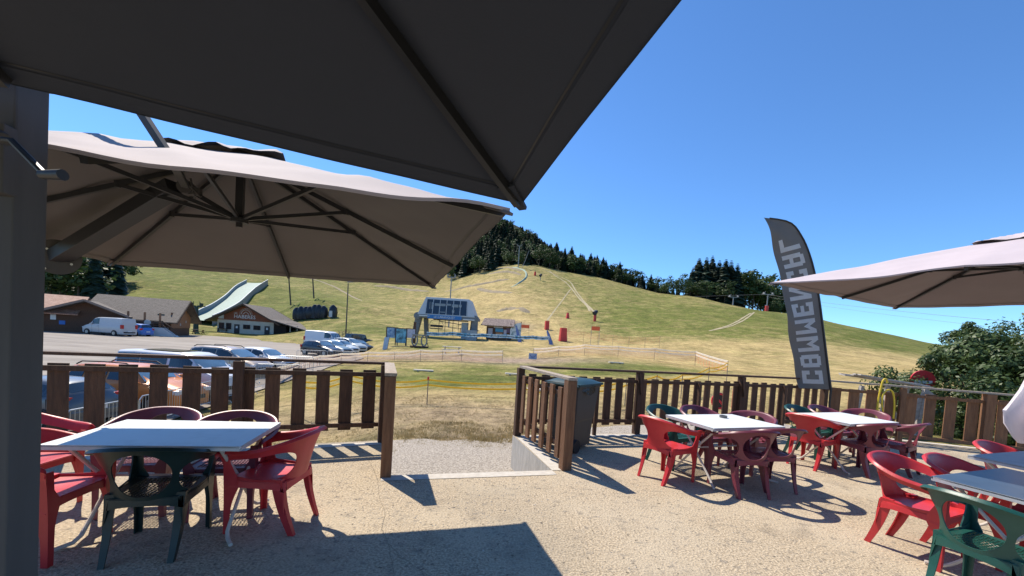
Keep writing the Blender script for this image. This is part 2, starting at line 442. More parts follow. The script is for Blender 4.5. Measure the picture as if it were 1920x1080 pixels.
berm([(895, 540), (930, 548), (960, 551)], 1.5, .6)
berm([(930, 585), (960, 580), (990, 590)], 1.5, .8)
berm([(560, 520), (600, 528), (640, 545), (690, 570)], .8, .4)
berm([(952, 541), (966, 535), (980, 527), (987, 518), (984, 509), (970, 504), (950, 502)], .55, .8, 'rolled_net', mat('rolled_net_green', (.18, .26, .20), .8, scale=2, col2=(.30, .38, .30)), 'grey-green rolled netting curving round the pump track')
# ------------------------------------------------------------------ terrace
TERR = [(-12, 1.6), (-5.9, 4.05), (-1.72, 6.0), (-1.38, 4.47), (0.60, 5.04), (0.10, 6.78), (6.95, 9.0), (9.7, 8.2), (11.2, 7.6), (16, 5.5), (16, -7), (-12, -7)]
def terrace_mat():
    M = mat('terrace_concrete', (.235, .18, .115), .93, scale=55, col2=(.62, .51, .355), thr=(.36, .62), bump=.8, bscale=55, detail=10)
    n, l = M.node_tree.nodes, M.node_tree.links
    b = n['Principled BSDF']; src = b.inputs['Base Color'].links[0].from_socket
    tc = n.new('ShaderNodeTexCoord')
    def layer(src, scale, lo, hi, c, st=None, det=6):
        x = n.new('ShaderNodeTexNoise'); x.inputs['Scale'].default_value = scale; x.inputs['Detail'].default_value = det
        l.new(tc.outputs['Object'], x.inputs['Vector'])
        r = n.new('ShaderNodeMapRange'); r.inputs[1].default_value = lo; r.inputs[2].default_value = hi; l.new(x.outputs[0], r.inputs[0])
        mm = n.new('ShaderNodeMath'); mm.operation = 'MULTIPLY'; mm.inputs[1].default_value = st or 1; l.new(r.outputs[0], mm.inputs[0])
        mx = n.new('ShaderNodeMix'); mx.data_type = 'RGBA'; l.new(mm.outputs[0], mx.inputs[0]); l.new(src, mx.inputs[6]); mx.inputs[7].default_value = (*c, 1)
        return mx.outputs[2]
    s = layer(src, 1.1, .45, .62, (.50, .42, .30), .6)
    s = layer(s, 14, .58, .68, (.17, .15, .125), .6, 10)
    s = layer(s, 5, .60, .74, (.2, .175, .14), .5)
    s = layer(s, .45, .48, .66, (.27, .23, .17), .5, 12)
    s = layer(s, 2.6, .56, .70, (.20, .165, .12), .45, 12)
    s = layer(s, 24, .62, .70, (.09, .075, .055), .8, 4)
    l.new(s, b.inputs['Base Color'])
    return M
m_terr = terrace_mat()
m_wall = mat('cast_concrete', (.33, .31, .28), .9, scale=6, col2=(.52, .49, .44), bump=.4, stretch=(3, 3, .6))
b = MB(); n = len(TERR)
b.add([(x, y, 0) for x, y in TERR] + [(x, y, -1.9) for x, y in TERR], [tuple(range(n))], m_terr)
b.add([(x, y, 0) for x, y in TERR] + [(x, y, -1.9) for x, y in TERR], [(i, (i + 1) % n, n + (i + 1) % n, n + i) for i in range(n)], m_wall)
tag(b.build('terrace', merge=.001), 'pale exposed-aggregate concrete terrace', 'terrace', kind='structure')
m_kerb = mat('smooth_concrete', (.44, .40, .34), .85, scale=14, col2=(.58, .54, .47), bump=.15)
b = MB()
def ribbon(b, a, c, w, z=.005, side=1):
    a, c = Vector((*a, 0)), Vector((*c, 0)); d = (c - a).normalized(); s = Vector((d.y, -d.x, 0)) * side * w
    b.poly([(p.x, p.y, z) for p in (a, c, c + s, a + s)])
ribbon(b, TERR[3], TERR[4], .16); ribbon(b, TERR[4], (.17, 6.6), .17); ribbon(b, (.22, 6.76), (6.9, 8.93), .16, .006); ribbon(b, TERR[6], (9.7, 8.22), .16, .009); ribbon(b, (-6.0, 3.9), (-1.85, 5.84), .16)
tag(b.build('terrace_edge', m_kerb, fix=False), 'smooth lighter concrete border along the terrace edge', 'edging', kind='structure')
# cracks
b = MB()
for (pts) in ([(708, 900), (712, 935), (722, 962), (716, 990), (728, 1020), (738, 1075)], [(690, 860), (700, 880), (708, 900)], [(728, 1020), (760, 1050), (800, 1078)]):
    P = [gp(u, v) for u, v in pts]; n = 40
    for i in range(n):
        a, c = crom(P, i / n), crom(P, (i + 1) / n)
        ja = Vector((noise.noise(Vector((i * .9, 1, 0))), noise.noise(Vector((i * .9, 5, 0))), 0)) * .02
        jc = Vector((noise.noise(Vector(((i + 1) * .9, 1, 0))), noise.noise(Vector(((i + 1) * .9, 5, 0))), 0)) * .02
        a += ja; c += jc; a.z = c.z = .004; d = (c - a).normalized(); s = Vector((-d.y, d.x, 0)) * .0014
        b.poly([a - s, c - s, c + s, a + s])
tag(b.build('terrace_crack', flat('crack', (.20, .165, .12), .9), fix=False), 'thin branching crack in the terrace concrete', 'crack', kind='structure')
# ------------------------------------------------------------------ wooden fences
m_wood = mat('brown_stained_wood', (.055, .025, .012), .75, scale=5, col2=(.145, .068, .032), bump=.35, bscale=30, stretch=(6, 6, .7), thr=(.3, .75), rand=.1, island=.32)
m_woodL = mat('sunworn_brown_wood', (.145, .062, .027), .75, scale=5, col2=(.27, .13, .058), bump=.35, bscale=30, stretch=(6, 6, .7), rand=.1, island=.28)
m_cap = mat('weathered_wood_cap', (.26, .2, .145), .8, scale=9, col2=(.46, .39, .31), bump=.4, bscale=40, stretch=(3, 3, 3))
def boards(b, a, c, pitch, bw, z0, z1, side, jit=.016, seed=1, th=.026, m_=None, skip=()):
    rr = random.Random(seed); a, c = Vector((*a, 0)), Vector((*c, 0)); L = (c - a).length; d = (c - a).normalized(); s = Vector((-d.y, d.x, 0)) * side
    n = int(L / pitch); k0 = (L - n * pitch) / 2 + pitch / 2
    for i in range(n):
        p = a + d * (k0 + i * pitch + rr.uniform(-1, 1) * jit) + s * .035
        e0, e1 = z0 + rr.uniform(-1, 1) * jit * 1.5, z1 + rr.uniform(-1, 1) * jit
        ln = rr.uniform(-.01, .01)
        b.bar((p.x, p.y, e0), (p.x + d.x * ln, p.y + d.y * ln, e1), bw + rr.uniform(-.01, .01), th, up=s, material=m_)
def rail(b, a, c, z, w, h, off=0.0, side=1, z2=None, m_=None):
    a, c = Vector((*a, z)), Vector((*c, z if z2 is None else z2)); d = (c - a).normalized(); s = Vector((-d.y, d.x, 0)).normalized() * side * off
    b.bar(a + s, c + s, w, h, material=m_)
def post(par, x, y, z0, z1, w, rz, name='post', m_=None):
    b = MB(); b.box((0, 0, (z0 + z1) / 2), (w, w, z1 - z0), 0)
    o = b.build(name, m_ or m_wood, par, bevel=.004); o.location = (x, y, 0); o.rotation_euler = (0, 0, rz); return o
def fence(label, pts, pitch, bw, posts, side, ztop=1.17, ret=None):
    e = empty('wooden_fence', (0, 0, 0), 0, label, 'fence', 'brown board fences round the terrace')
    bb, rl, hr = MB(), MB(), MB()
    for k in range(len(pts) - 1):
        a, c = pts[k], pts[k + 1]
        boards(bb, a, c, pitch, bw, .17, 1.04, side, seed=k + int(bw * 1000))
        rail(rl, a, c, .985, .03, .06, .0); rail(rl, a, c, .25, .03, .06, .0)
        rail(hr, a, c, ztop - .018, .115, .036)
    bb.build('board_panel', m_wood, e, bevel=.003); rl.build('rail', m_wood, e, bevel=.004); hr.build('handrail', m_wood, e, bevel=.004)
    for (x, y, w, rz) in posts: post(e, x, y, -.02, ztop - .04, w, rz)
    return e
FL0, FL1 = (-6.1, 3.98), (-1.80, 5.92)
GL = (-1.33, 4.47)
dl = math.atan2(FL1[1] - FL0[1], FL1[0] - FL0[0])
fl = fence('left fence of wide dark boards behind the left white table, up to the gate', [FL0, FL1], .30, .175, [(-3.45, 5.10, .11, dl), (-5.6, 4.13, .11, dl), (-1.83, 5.84, .10, dl)], 1)
def gate_return(e, a, c, n, side, zt):
    bb, rl, hr = MB(), MB(), MB()
    boards(bb, a, c, (Vector(c) - Vector(a)).length / (n + .4), .115, .10, 1.04, side, .008, seed=n, th=.035)
    rail(rl, a, c, .95, .03, .06); rail(rl, a, c, .28, .03, .06)
    rail(hr, a, (Vector(c) + (Vector(c) - Vector(a)).normalized() * .06), zt - .018, .13, .036)
    bb.build('board_panel', m_woodL, e, bevel=.003); rl.build('rail', m_wood, e); hr.build('handrail', m_cap, e, bevel=.004)
gate_return(fl, (-1.77, 5.85), GL, 5, 1, 1.172)
post(fl, GL[0], GL[1], 0, 1.13, .115, R(14), 'gate_post', m_woodL)
RA, RB, RC, RD = (.17, 6.78), (6.92, 8.86), (9.55, 8.02), (12.2, 7.05)
dr = math.atan2(RB[1] - RA[1], RB[0] - RA[0])
rp = [(RA[0] + (RB[0] - RA[0]) * k, RA[1] + (RB[1] - RA[1]) * k, .11, dr) for k in (.0, .33, .67, 1.0)]
fr = fence('long right fence of narrow dark boards from the gate to the bushes', [RA, RB], .245, .145, rp, 1, 1.19)
e2 = MB(); boards(e2, RB, RC, .33, .19, .1, 1.02, 1, seed=9, m_=m_woodL); boards(e2, RC, RD, .33, .19, .1, 1.02, 1, seed=12, m_=m_woodL); e2.build('board_panel', m_woodL, fr, bevel=.003)
e2 = MB(); rail(e2, RB, RC, .97, .03, .06); rail(e2, RC, RD, .97, .03, .06); rail(e2, RB, RC, .12, .05, .06); rail(e2, RC, RD, .12, .05, .06); e2.build('rail', m_woodL, fr)
e2 = MB(); rail(e2, RB, RC, 1.152, .12, .036); rail(e2, RC, RD, 1.152, .12, .036); e2.build('handrail', m_cap, fr, bevel=.004)
for (x, y) in (RC, RD, (8.2, 8.4)): post(fr, x, y, 0, 1.13, .15 if (x, y) == RC else .09, R(-18), 'post', m_woodL)
for k in (.205, .52, .83):          # slim support posts on the terrace side
    post(fr, RA[0] + (RB[0] - RA[0]) * k, RA[1] + (RB[1] - RA[1]) * k - .06, 0, 1.0, .055, dr, 'post')
bb = MB()
for k in (.33, .67):
    x, y = RA[0] + (RB[0] - RA[0]) * k, RA[1] + (RB[1] - RA[1]) * k
    bb.bar((x - .02, y - .07, 1.14), (x + .03, y - .09, .75), .03, .05); bb.build('brace', m_wood, fr); bb = MB()
GR = (.77, 5.12)
gate_return(fr, (.20, 6.72), (GR[0], GR[1]), 6, -1, 1.19)
post(fr, GR[0], GR[1], 0, 1.15, .125, R(18), 'gate_post', m_woodL)

# ------------------------------------------------------------------ plastic armchairs
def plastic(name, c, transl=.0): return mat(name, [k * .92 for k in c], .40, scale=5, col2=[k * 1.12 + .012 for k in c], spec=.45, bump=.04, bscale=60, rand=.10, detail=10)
m_grn_shade = plastic('shaded_green_plastic', (.003, .016, .012))  # green darkened so the left chair's parasol shade sits in its colour
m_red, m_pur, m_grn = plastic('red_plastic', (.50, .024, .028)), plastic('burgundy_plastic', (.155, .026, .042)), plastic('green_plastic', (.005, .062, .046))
RING_T = [(.262, .235, .60), (.268, .225, .648), (.292, .08, .662), (.300, -.06, .69), (.258, -.205, .742), (.14, -.292, .778), (0, -.312, .788)]
RING_B = [(.245, .232, .43), (.242, .21, .43), (.244, .08, .425), (.232, -.06, .42), (.20, -.155, .415), (.11, -.215, .41), (0, -.226, .41)]
RT = RING_T + [(-x, y, z) for x, y, z in RING_T[-2::-1]]
RB_ = RING_B + [(-x, y, z) for x, y, z in RING_B[-2::-1]]
def shell_pt(s, t):
    a, c = crom(RB_, s), crom(RT, s)
    if t <= 1:
        p = a.lerp(c, t); k = t * t * .018 - (t * (1 - t)) * .03
        out = Vector((p.x, p.y - .02, 0)).normalized() * k
        p = p + out; return p
    out = Vector((c.x, c.y - .02, 0)).normalized()
    e = (t - 1) / .25
    return c + out * (.018 + .030 * e) + Vector((0, 0, .012 * math.sin(e * PI) - .010 * e))
def shell(holes, s0, s1, ns):
    b = MB(); rows_lo, rows_hi = 7, 7
    S = [s0 + (s1 - s0) * i / ns for i in range(ns + 1)]
    for (a, c, lo, hi, ex) in holes:      # dense columns at the hole ends
        for q in (.0, .003, .01, .02, .04): 
            for s in (a + q * (c - a), c - q * (c - a)):
                if s0 < s < s1: S.append(s)
    S = sorted(set(round(s, 5) for s in S))
    def span(s):
        for (a, c, lo, hi, ex) in holes:
            if a < s < c:
                u = abs((s - (a + c) / 2) / ((c - a) / 2)); k = (1 - u ** ex) ** (1 / ex); mid = (lo + hi) / 2
                return mid - (mid - lo) * k, mid + (hi - mid) * k
        for (a, c, lo, hi, ex) in holes:
            if s <= a + 1e-6 and s >= a - .05 or s >= c - 1e-6 and s <= c + .05: return (lo + hi) / 2, (lo + hi) / 2
        return .5, .5
    A = [span(s) for s in S]
    up = [1.0, 1.06, 1.13, 1.2, 1.25]
    b.grid(lambda i, j: shell_pt(S[i], A[i][0] * j / rows_lo), len(S) - 1, rows_lo)
    b.grid(lambda i, j: shell_pt(S[i], A[i][1] + (1 - A[i][1]) * j / rows_hi if j <= rows_hi else up[j - rows_hi]), len(S) - 1, rows_hi + 4)
    return b
def chair_proto(kind, m_, lab):
    e = empty('armchair', (0, 0, 0), 0, lab, 'chair')
    if kind == 1: holes = [(.07, .415, .07, .78, 2.4), (.585, .93, .07, .78, 2.4)]
    else: holes = [(.062, .364, .03, .83, 2.4), (.389, .611, .06, .87, 2.1), (.636, .938, .03, .83, 2.4)]
    for (nm, s0, s1, ns) in (('backrest', .25, .75, 60), ('armrest', .012, .25, 34), ('armrest', .75, .988, 34)):
        shell(holes, s0, s1, ns).build(nm, m_, e, smooth=True, solid=-.007, merge=.0004)
    # seat
    b = MB(); n = 19
    def sp(x, y):                       # x,y in -1..1
        w = .238 - .030 * max(0, -y) ** 2; dy = 1 - .10 * abs(x) ** 3
        px, py = x * w, (y * .222 * (dy if y < 0 else 1)) + .002
        z = .418 - .016 * (1 - x * x) * (1 - y * y) + .012 * max(0, y) ** 2 - .022 * max(0, y - .8) * 5 * .4
        return Vector((px, py, z))
    for i in range(n):
        for j in range(n):
            x0, x1, y0, y1 = [-1 + 2 * q / n for q in (i, i + 1, j, j + 1)]
            if kind == 2 and 2 <= i < n - 2 and 2 <= j < n - 2:
                k = .24; xm, ym = (x0 + x1) / 2, (y0 + y1) / 2; h = (x1 - x0) / 2 * (1 - k)
                sh = h * .25 if j % 2 else -h * .25
                o = [sp(x0, y0), sp(x1, y0), sp(x1, y1), sp(x0, y1)]
                q = [sp(xm - h + sh * .5, ym - h), sp(xm + h + sh * .5, ym - h), sp(xm + h + sh * .5, ym + h), sp(xm - h + sh * .5, ym + h)]
                b.add(o + q, [(0, 1, 5, 4), (1, 2, 6, 5), (2, 3, 7, 6), (3, 0, 4, 7)])
            else: b.add([sp(x0, y0), sp(x1, y0), sp(x1, y1), sp(x0, y1)], [(0, 1, 2, 3)])
    N = 20                              # apron
    rim = [sp(-1 + 2 * k / N, 1) for k in range(N)] + [sp(1, 1 - 2 * k / N) for k in range(N)] + [sp(1 - 2 * k / N, -1) for k in range(N)] + [sp(-1, -1 + 2 * k / N) for k in range(N)]
    dn = []
    for k, p in enumerate(rim):
        u = abs(((k % N) / N) - .5) * 2; dn.append(p * 1.015 + Vector((0, 0, -.045 - .03 * u ** 3 - p.z * .015)))
    M4 = len(rim); b.add(rim + dn, [(k, (k + 1) % M4, M4 + (k + 1) % M4, M4 + k) for k in range(M4)])
    b.build('seat', m_, e, smooth=True, solid=-.006 if kind == 1 else -.005, merge=.0006)
    for sx in (-1, 1):                  # legs: L section, tapered
        for front in (True, False):
            b = MB()
            if front: top, bot, w0, w1, d0, d1 = Vector((.262, .243, .615)), Vector((.240, .240, 0)), .050, .038, .045, .050
            else: top, bot, w0, w1, d0, d1 = Vector((.224, -.186, .445)), Vector((.200, -.285, 0)), .060, .034, .085, .046
            th = .009; n = 10; rings = []
            for k in range(n + 1):
                u = k / n; c = top.lerp(bot, u)
                if front:
                    w = w0 + (w1 - w0) * u; dd = .04 + .075 * math.exp(-((c.z - .40) / .12) ** 2) + (.012 if c.z < .3 else 0) * (1 - u)
                    w = w if c.z > .45 else w + .035 * math.exp(-((c.z - .40) / .09) ** 2)
                    c = c + Vector((-.008 * math.sin(u * PI), 0, 0)); sg = -1
                else:
                    w = w0 + (w1 - w0) * u; dd = d0 + (d1 - d0) * u; sg = 1
                    c = c + Vector((0, .02 * math.sin(u * PI), 0)); th = .009 + .034 * math.exp(-((c.z - .45) / .07) ** 2)
                pr_ = [(0, 0), (-w, 0), (-w, sg * th), (-th, sg * th), (-th, sg * dd), (0, sg * dd)]
                rings.append([(sx * (c.x + a), c.y + b_, c.z) for a, b_ in pr_])
            m6 = 6
            b.add([p for r in rings for p in r], [(i * m6 + k, i * m6 + (k + 1) % m6, (i + 1) * m6 + (k + 1) % m6, (i + 1) * m6 + k) for i in range(n) for k in range(m6)] + [tuple(range(6)), tuple(n * 6 + k for k in range(6))])
            b.build('leg', m_, e, smooth=True)
    return e
PROTO = {}
CH_GROUP = {'red': 'red plastic armchairs', 'purple': 'burgundy plastic armchairs', 'green': 'green plastic armchairs'}
def chair(col, x, y, face, label):
    """face = direction the sitter looks, degrees from +x"""
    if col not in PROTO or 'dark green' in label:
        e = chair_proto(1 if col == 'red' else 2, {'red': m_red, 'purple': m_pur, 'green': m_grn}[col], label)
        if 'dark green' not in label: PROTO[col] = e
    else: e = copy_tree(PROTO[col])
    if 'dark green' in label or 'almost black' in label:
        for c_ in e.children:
            c_.data = c_.data.copy(); c_.data.materials.clear(); c_.data.materials.append(m_grn_shade)
    e.location = (x, y, 0.001); e.rotation_euler = (0, 0, R(face - 90)); e['label'] = label; e['group'] = CH_GROUP[col]
    return e
# ------------------------------------------------------------------ tables
m_top = mat('white_table_laminate', (.56, .58, .555), .42, scale=5, col2=(.68, .70, .68), thr=(.25, .5), spec=.4, detail=12)
m_leg = mat('cream_painted_steel', (.58, .52, .45), .45, var=.10, scale=9)
m_rim = mat('grey_table_edge', (.5, .5, .49), .5, var=.08, scale=12)
TAB = None
def table(x, y, ang, label, sx=1.0, mtop=None, z=0):
    e = empty('folding_table', (x, y, z), ang, label, 'table', 'white folding tables on the terrace')
    b = MB(); b.box((0, 0, .732), (1.2 * sx, .8, .016)); b.build('tabletop', mtop or m_top, e, bevel=.003)
    b = MB()
    for s in (-1, 1):
        b.box((0, s * .394, .722), (1.19 * sx, .012, .035)); b.box((s * (.594 * sx), 0, .722), (.012, .776, .035))
    b.build('edge_frame', m_rim, e)
    for s in (-1, 1):
        for k in (-1, 1):
            xo = s * (.46 * sx) + k * .02
            b = MB(); b.tube([(xo, k * .34, .715), (xo, k * .05, .42), (xo, -k * .27, .06), (xo + s * .02, -k * .31, .028), (xo + s * .08, -k * .40, .02)], .014, 8)
            b.build('leg', m_leg, e, smooth=True)
    b = MB(); b.tube([(-.46 * sx, .02, .39), (.46 * sx, .02, .39)], .010, 8); b.build('crossbar', m_leg, e)
    return e
TL = (-2.57, 3.13, .20); TB = (2.83, 5.26, .36); TC = (5.22, 6.23, .383)
table(*TL, 'white folding table by the left fence, half in the parasol shadow')
table(*TB, 'white folding table with the round ashtray on it')
table(*TC, 'white folding table beside the bent corner of the right fence')
m_topb = mat('blue_grey_top', (.05, .075, .11), .34, var=.15, scale=3, spec=.6)  # top darker and bluer than on the white tables
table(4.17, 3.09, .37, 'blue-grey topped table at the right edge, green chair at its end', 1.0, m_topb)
m_top2 = mat('grey_slatted_top', (.36, .38, .38), .5, var=.15, scale=10)
b_t = table(5.45, 3.95, .35, 'weathered grey table far right, behind the blue-grey one', 1.0, m_top2)
def loc(tb, dx, dy):
    c, s = math.cos(tb[2]), math.sin(tb[2]); return tb[0] + c * dx - s * dy, tb[1] + s * dx + c * dy
def ch(col, tb, dx, dy, rel, label):
    x, y = loc(tb, dx, dy); chair(col, x, y, math.degrees(tb[2]) + rel, label)
# left table
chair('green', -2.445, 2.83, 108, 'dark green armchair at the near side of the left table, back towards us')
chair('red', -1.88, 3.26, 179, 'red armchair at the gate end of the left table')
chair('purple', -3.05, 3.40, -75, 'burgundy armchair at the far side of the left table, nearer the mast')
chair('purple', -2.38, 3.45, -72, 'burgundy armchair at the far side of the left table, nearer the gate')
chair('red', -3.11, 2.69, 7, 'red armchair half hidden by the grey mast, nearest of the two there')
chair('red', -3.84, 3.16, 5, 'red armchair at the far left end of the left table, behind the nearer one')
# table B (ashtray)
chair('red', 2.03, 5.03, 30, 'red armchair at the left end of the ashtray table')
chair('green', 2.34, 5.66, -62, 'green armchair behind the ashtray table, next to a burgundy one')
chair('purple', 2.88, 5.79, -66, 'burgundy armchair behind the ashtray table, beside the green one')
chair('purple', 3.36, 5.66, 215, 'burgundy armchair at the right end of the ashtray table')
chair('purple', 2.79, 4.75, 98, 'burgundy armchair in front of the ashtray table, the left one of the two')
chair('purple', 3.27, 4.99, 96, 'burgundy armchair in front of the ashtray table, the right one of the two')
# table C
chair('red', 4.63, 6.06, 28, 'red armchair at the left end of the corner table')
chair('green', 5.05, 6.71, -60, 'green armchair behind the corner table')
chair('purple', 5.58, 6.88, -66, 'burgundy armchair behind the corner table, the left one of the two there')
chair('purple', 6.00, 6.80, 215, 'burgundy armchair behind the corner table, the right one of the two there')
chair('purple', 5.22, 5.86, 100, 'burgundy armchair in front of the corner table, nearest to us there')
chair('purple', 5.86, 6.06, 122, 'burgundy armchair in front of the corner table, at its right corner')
# blue-grey table, right edge
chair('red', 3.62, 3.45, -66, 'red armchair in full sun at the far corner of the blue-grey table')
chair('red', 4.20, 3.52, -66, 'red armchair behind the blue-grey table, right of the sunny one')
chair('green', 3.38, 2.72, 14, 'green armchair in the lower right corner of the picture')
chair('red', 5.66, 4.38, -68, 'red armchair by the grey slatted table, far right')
# ashtray
e = empty('ashtray', tuple(gp(1356, 783, .741)), 0, 'round dark grey ashtray on the white table', 'ashtray')
b = MB(); b.tube([(0, 0, 0), (0, 0, .03)], [.048, .05], 24, cap=False); b.tube([(0, 0, .03), (0, 0, .006)], [.043, .04], 24, cap=False)
b.add([(r * math.cos(a), r * math.sin(a), .03) for r in (.05, .043) for a in [2 * PI * k / 24 for k in range(24)]], [(k, (k + 1) % 24, 24 + (k + 1) % 24, 24 + k) for k in range(24)])
b.add([(.041 * math.cos(2 * PI * k / 24), .041 * math.sin(2 * PI * k / 24), .006) for k in range(24)], [tuple(range(24))])
b.build('bowl', flat('ashtray_grey', (.13, .13, .13), .5), e, smooth=True, merge=.0002)

# ------------------------------------------------------------------ wheelie bin
m_bin = mat('bin_grey_plastic', (.045, .044, .043), .5, var=.1, scale=5)
m_bing = mat('bin_lid_plastic', (.018, .05, .05), .4, var=.1, scale=5)
e = empty('wheelie_bin', (1.0, 6.26, 0), R(142), 'grey wheelie bin with a dark green lid inside the gate corner', 'bin')
b = MB(); secs = [(.20, .25, .05), (.215, .28, .45), (.225, .29, .47), (.26, .335, .95), (.285, .36, .97), (.285, .36, 1.0)]
vs = [(sx * w, sy * d, z) for (w, d, z) in secs for sx, sy in ((-1, -1), (1, -1), (1, 1), (-1, 1))]
b.add(vs, [(0, 3, 2, 1)] + [(i * 4 + k, i * 4 + (k + 1) % 4, i * 4 + 4 + (k + 1) % 4, i * 4 + 4 + k) for i in range(5) for k in range(4)])
b.build('bin_body', m_bin, e, bevel=.01)
b = MB(); b.grid(lambda i, j: (-.31 + .62 * i / 10, -.38 + .76 * j / 10, 1.02 + .07 * (1 - ((i - 5) / 5) ** 4) * (1 - ((j - 5) / 5) ** 4)), 10, 10)
b.box((0, 0, 1.012), (.61, .75, .03)); b.build('lid', m_bing, e, smooth=True)
b = MB(); b.tube([(-.29, .40, 1.0), (.29, .40, 1.0)], .016); b.build('handle', m_bing, e)
b = MB()
for s in (-1, 1): b.cyl((s * .24, .27, .1), .1, .05, 18, axis='X')
for_w = b.build('wheel', flat('bin_rubber', (.02, .02, .02), .7), e, smooth=True)
b = MB()
for k in range(40):
    a = 2 * PI * k / 40; 
    b.v.append((.30 * math.cos(a) * (1 + .05 * rnd.random()), .37 * math.sin(a) * (1 + .05 * rnd.random()), 1.0 + rnd.uniform(-.005, .01)))
for k in range(40):
    a = 2 * PI * k / 40; b.v.append((.30 * math.cos(a) * (1.02 + .05 * rnd.random()), .365 * math.sin(a) * (1.02 + .05 * rnd.random()), .90 + rnd.uniform(-.05, .03)))
for k in range(40): b.f.append((k, (k + 1) % 40, 40 + (k + 1) % 40, 40 + k)); b.mi.append(0)
b.build('bin_bag', mat('black_bin_bag', (.01, .01, .01), .25, var=.3, bump=.6, bscale=25), e, smooth=True)

# ------------------------------------------------------------------ parasols
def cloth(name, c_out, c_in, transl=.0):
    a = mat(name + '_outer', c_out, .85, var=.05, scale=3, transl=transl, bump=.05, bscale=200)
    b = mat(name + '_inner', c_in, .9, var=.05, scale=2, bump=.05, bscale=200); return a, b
m_frame = mat('dark_frame_metal', (.022, .023, .025), .45, var=.1, scale=6, spec=.5)
def parasol(x, y, z, yaw, tx, ty, side, h, mats, label, sag=.035, pull=.05, vent=True, hubz=.17, frame=m_frame, wr=.012, strutk=.45):
    e = empty('cantilever_parasol', (x, y, 0), yaw, label, 'parasol', 'square cantilever parasols on the terrace')
    hs = side / 2
    def S(a, b_, lift=0.0, wrk=1.0):
        m_ = max(abs(a), abs(b_), 1e-6); q = min(abs(a), abs(b_)) / m_; f = math.sin(q * PI)
        k = 1 - pull * f / hs * m_ * .6
        X, Y = a * hs * k, b_ * hs * k
        Z = z + h * (1 - m_) - sag * f * m_ + tx * X + ty * Y
        Z += wr * wrk * math.sin(a * 23 + b_ * 9 + 3 * noise.noise(Vector((a * 3, b_ * 3, x)))) * (1 - m_) * m_ * 4 * .35
        Z += wr * noise.noise(Vector((a * 4, b_ * 4, 5 + x))) * m_
        return Vector((X, Y, Z + lift))
    NN = 48; b = MB()
    def keep(i, j):
        a, c = (i + .5) / NN * 2 - 1, (j + .5) / NN * 2 - 1
        return max(abs(a), abs(c)) > .13
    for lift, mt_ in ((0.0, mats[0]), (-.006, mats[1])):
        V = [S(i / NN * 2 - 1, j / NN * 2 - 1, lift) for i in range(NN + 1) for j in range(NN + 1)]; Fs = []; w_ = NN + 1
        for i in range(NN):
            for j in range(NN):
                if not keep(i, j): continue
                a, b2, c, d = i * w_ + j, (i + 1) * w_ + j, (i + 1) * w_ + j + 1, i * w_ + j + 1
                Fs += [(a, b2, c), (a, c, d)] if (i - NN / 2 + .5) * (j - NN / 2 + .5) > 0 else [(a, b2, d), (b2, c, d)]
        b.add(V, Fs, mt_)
    for s in (-1, 1):                 # hem
        for ax in (0, 1):
            n = 48
            def hem(i, j, s=s, ax=ax):
                k = i / n * 2 - 1; a, c = (s, k) if ax == 0 else (k, s)
                p = S(a, c); return p + Vector((0, 0, .002 - .013 * j)) + Vector((s if ax == 0 else 0, s if ax else 0, 0)) * (.003 - .006 * j)
            b.grid(hem, n, 1, mats[0])
    for (r0, r1) in ((.962, .999), (.955, .958)):    # hem band and its stitch line on the underside
        n = 48
        for s in (-1, 1):
            for ax in (0, 1):
                def band(i, j, s=s, ax=ax):
                    k = (i / n * 2 - 1); r_ = r0 + (r1 - r0) * j; a, c = (s * r_, k * r_) if ax == 0 else (k * r_, s * r_)
                    return S(a, c, -.009 if r0 > .96 else -.0075)
                b.grid(band, n, 1, mats[1] if r0 > .96 else frame)
    b.build('canopy', None, e, smooth=True, fix=False)
    for sa in (-1, 1):
        for sc in (-1, 1):
            p0, p1 = S(sa * .945, sc * .945, -.022), S(sa * 1.004, sc * 1.004, -.02); b = MB(); b.bar(p0, p1, .07, .014, w2=.03, h2=.012); b.build('corner_pocket', mats[1], e)
    if vent:
        b = MB(); V = .21
        def vp(i, j, l=0.0):
            a, c = (i / 16 * 2 - 1) * V, (j / 16 * 2 - 1) * V; m_ = max(abs(a), abs(c))
            p = S(a, c, .030 + l + .05 * noise.noise(Vector((a * 14, c * 14, x * 3))) * (m_ / V) ** 2, 0)
            return p
        b.grid(vp, 16, 16, mats[0]); b.grid(lambda i, j: vp(i, j, -.006), 16, 16, mats[1]); b.build('vent_cap', None, e, smooth=True, fix=False)
    hubt = Vector((0, 0, z + h - .03)); hubb = Vector((0, 0, z + hubz))
    b = MB(); b.bar(hubt, hubb, .045, .045); b.cyl((0, 0, z + hubz), .055, .03, 16); b.cyl((0, 0, z + hubz - .03), .02, .03, 10); b.cyl((0, 0, z + h - .04), .06, .05, 16); b.build('hub', frame, e)
    ends = [(1, 1), (1, -1), (-1, 1), (-1, -1), (0, 1), (0, -1), (1, 0), (-1, 0)]
    for a, c in ends:
        p = S(a * .985, c * .985, -.028); b = MB(); b.bar(hubt + Vector((0, 0, -.01)), p, .022, .030); rb = b.build('rib', frame, e)
        p2 = S(a * strutk, c * strutk, -.035); b = MB(); b.bar((hubb.x, hubb.y, hubb.z + .01), p2, .018, .024); b.cyl(p2, .018, .04, 8); b.build('strut', frame, rb)
    return e, S
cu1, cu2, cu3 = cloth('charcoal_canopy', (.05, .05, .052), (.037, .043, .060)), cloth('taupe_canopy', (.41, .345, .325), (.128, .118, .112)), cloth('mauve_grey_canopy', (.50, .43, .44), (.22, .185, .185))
m_mast = mat('grey_mast_metal', (.080, .075, .072), .8, var=.10, scale=4, stretch=(4, 4, .5), spec=.5)
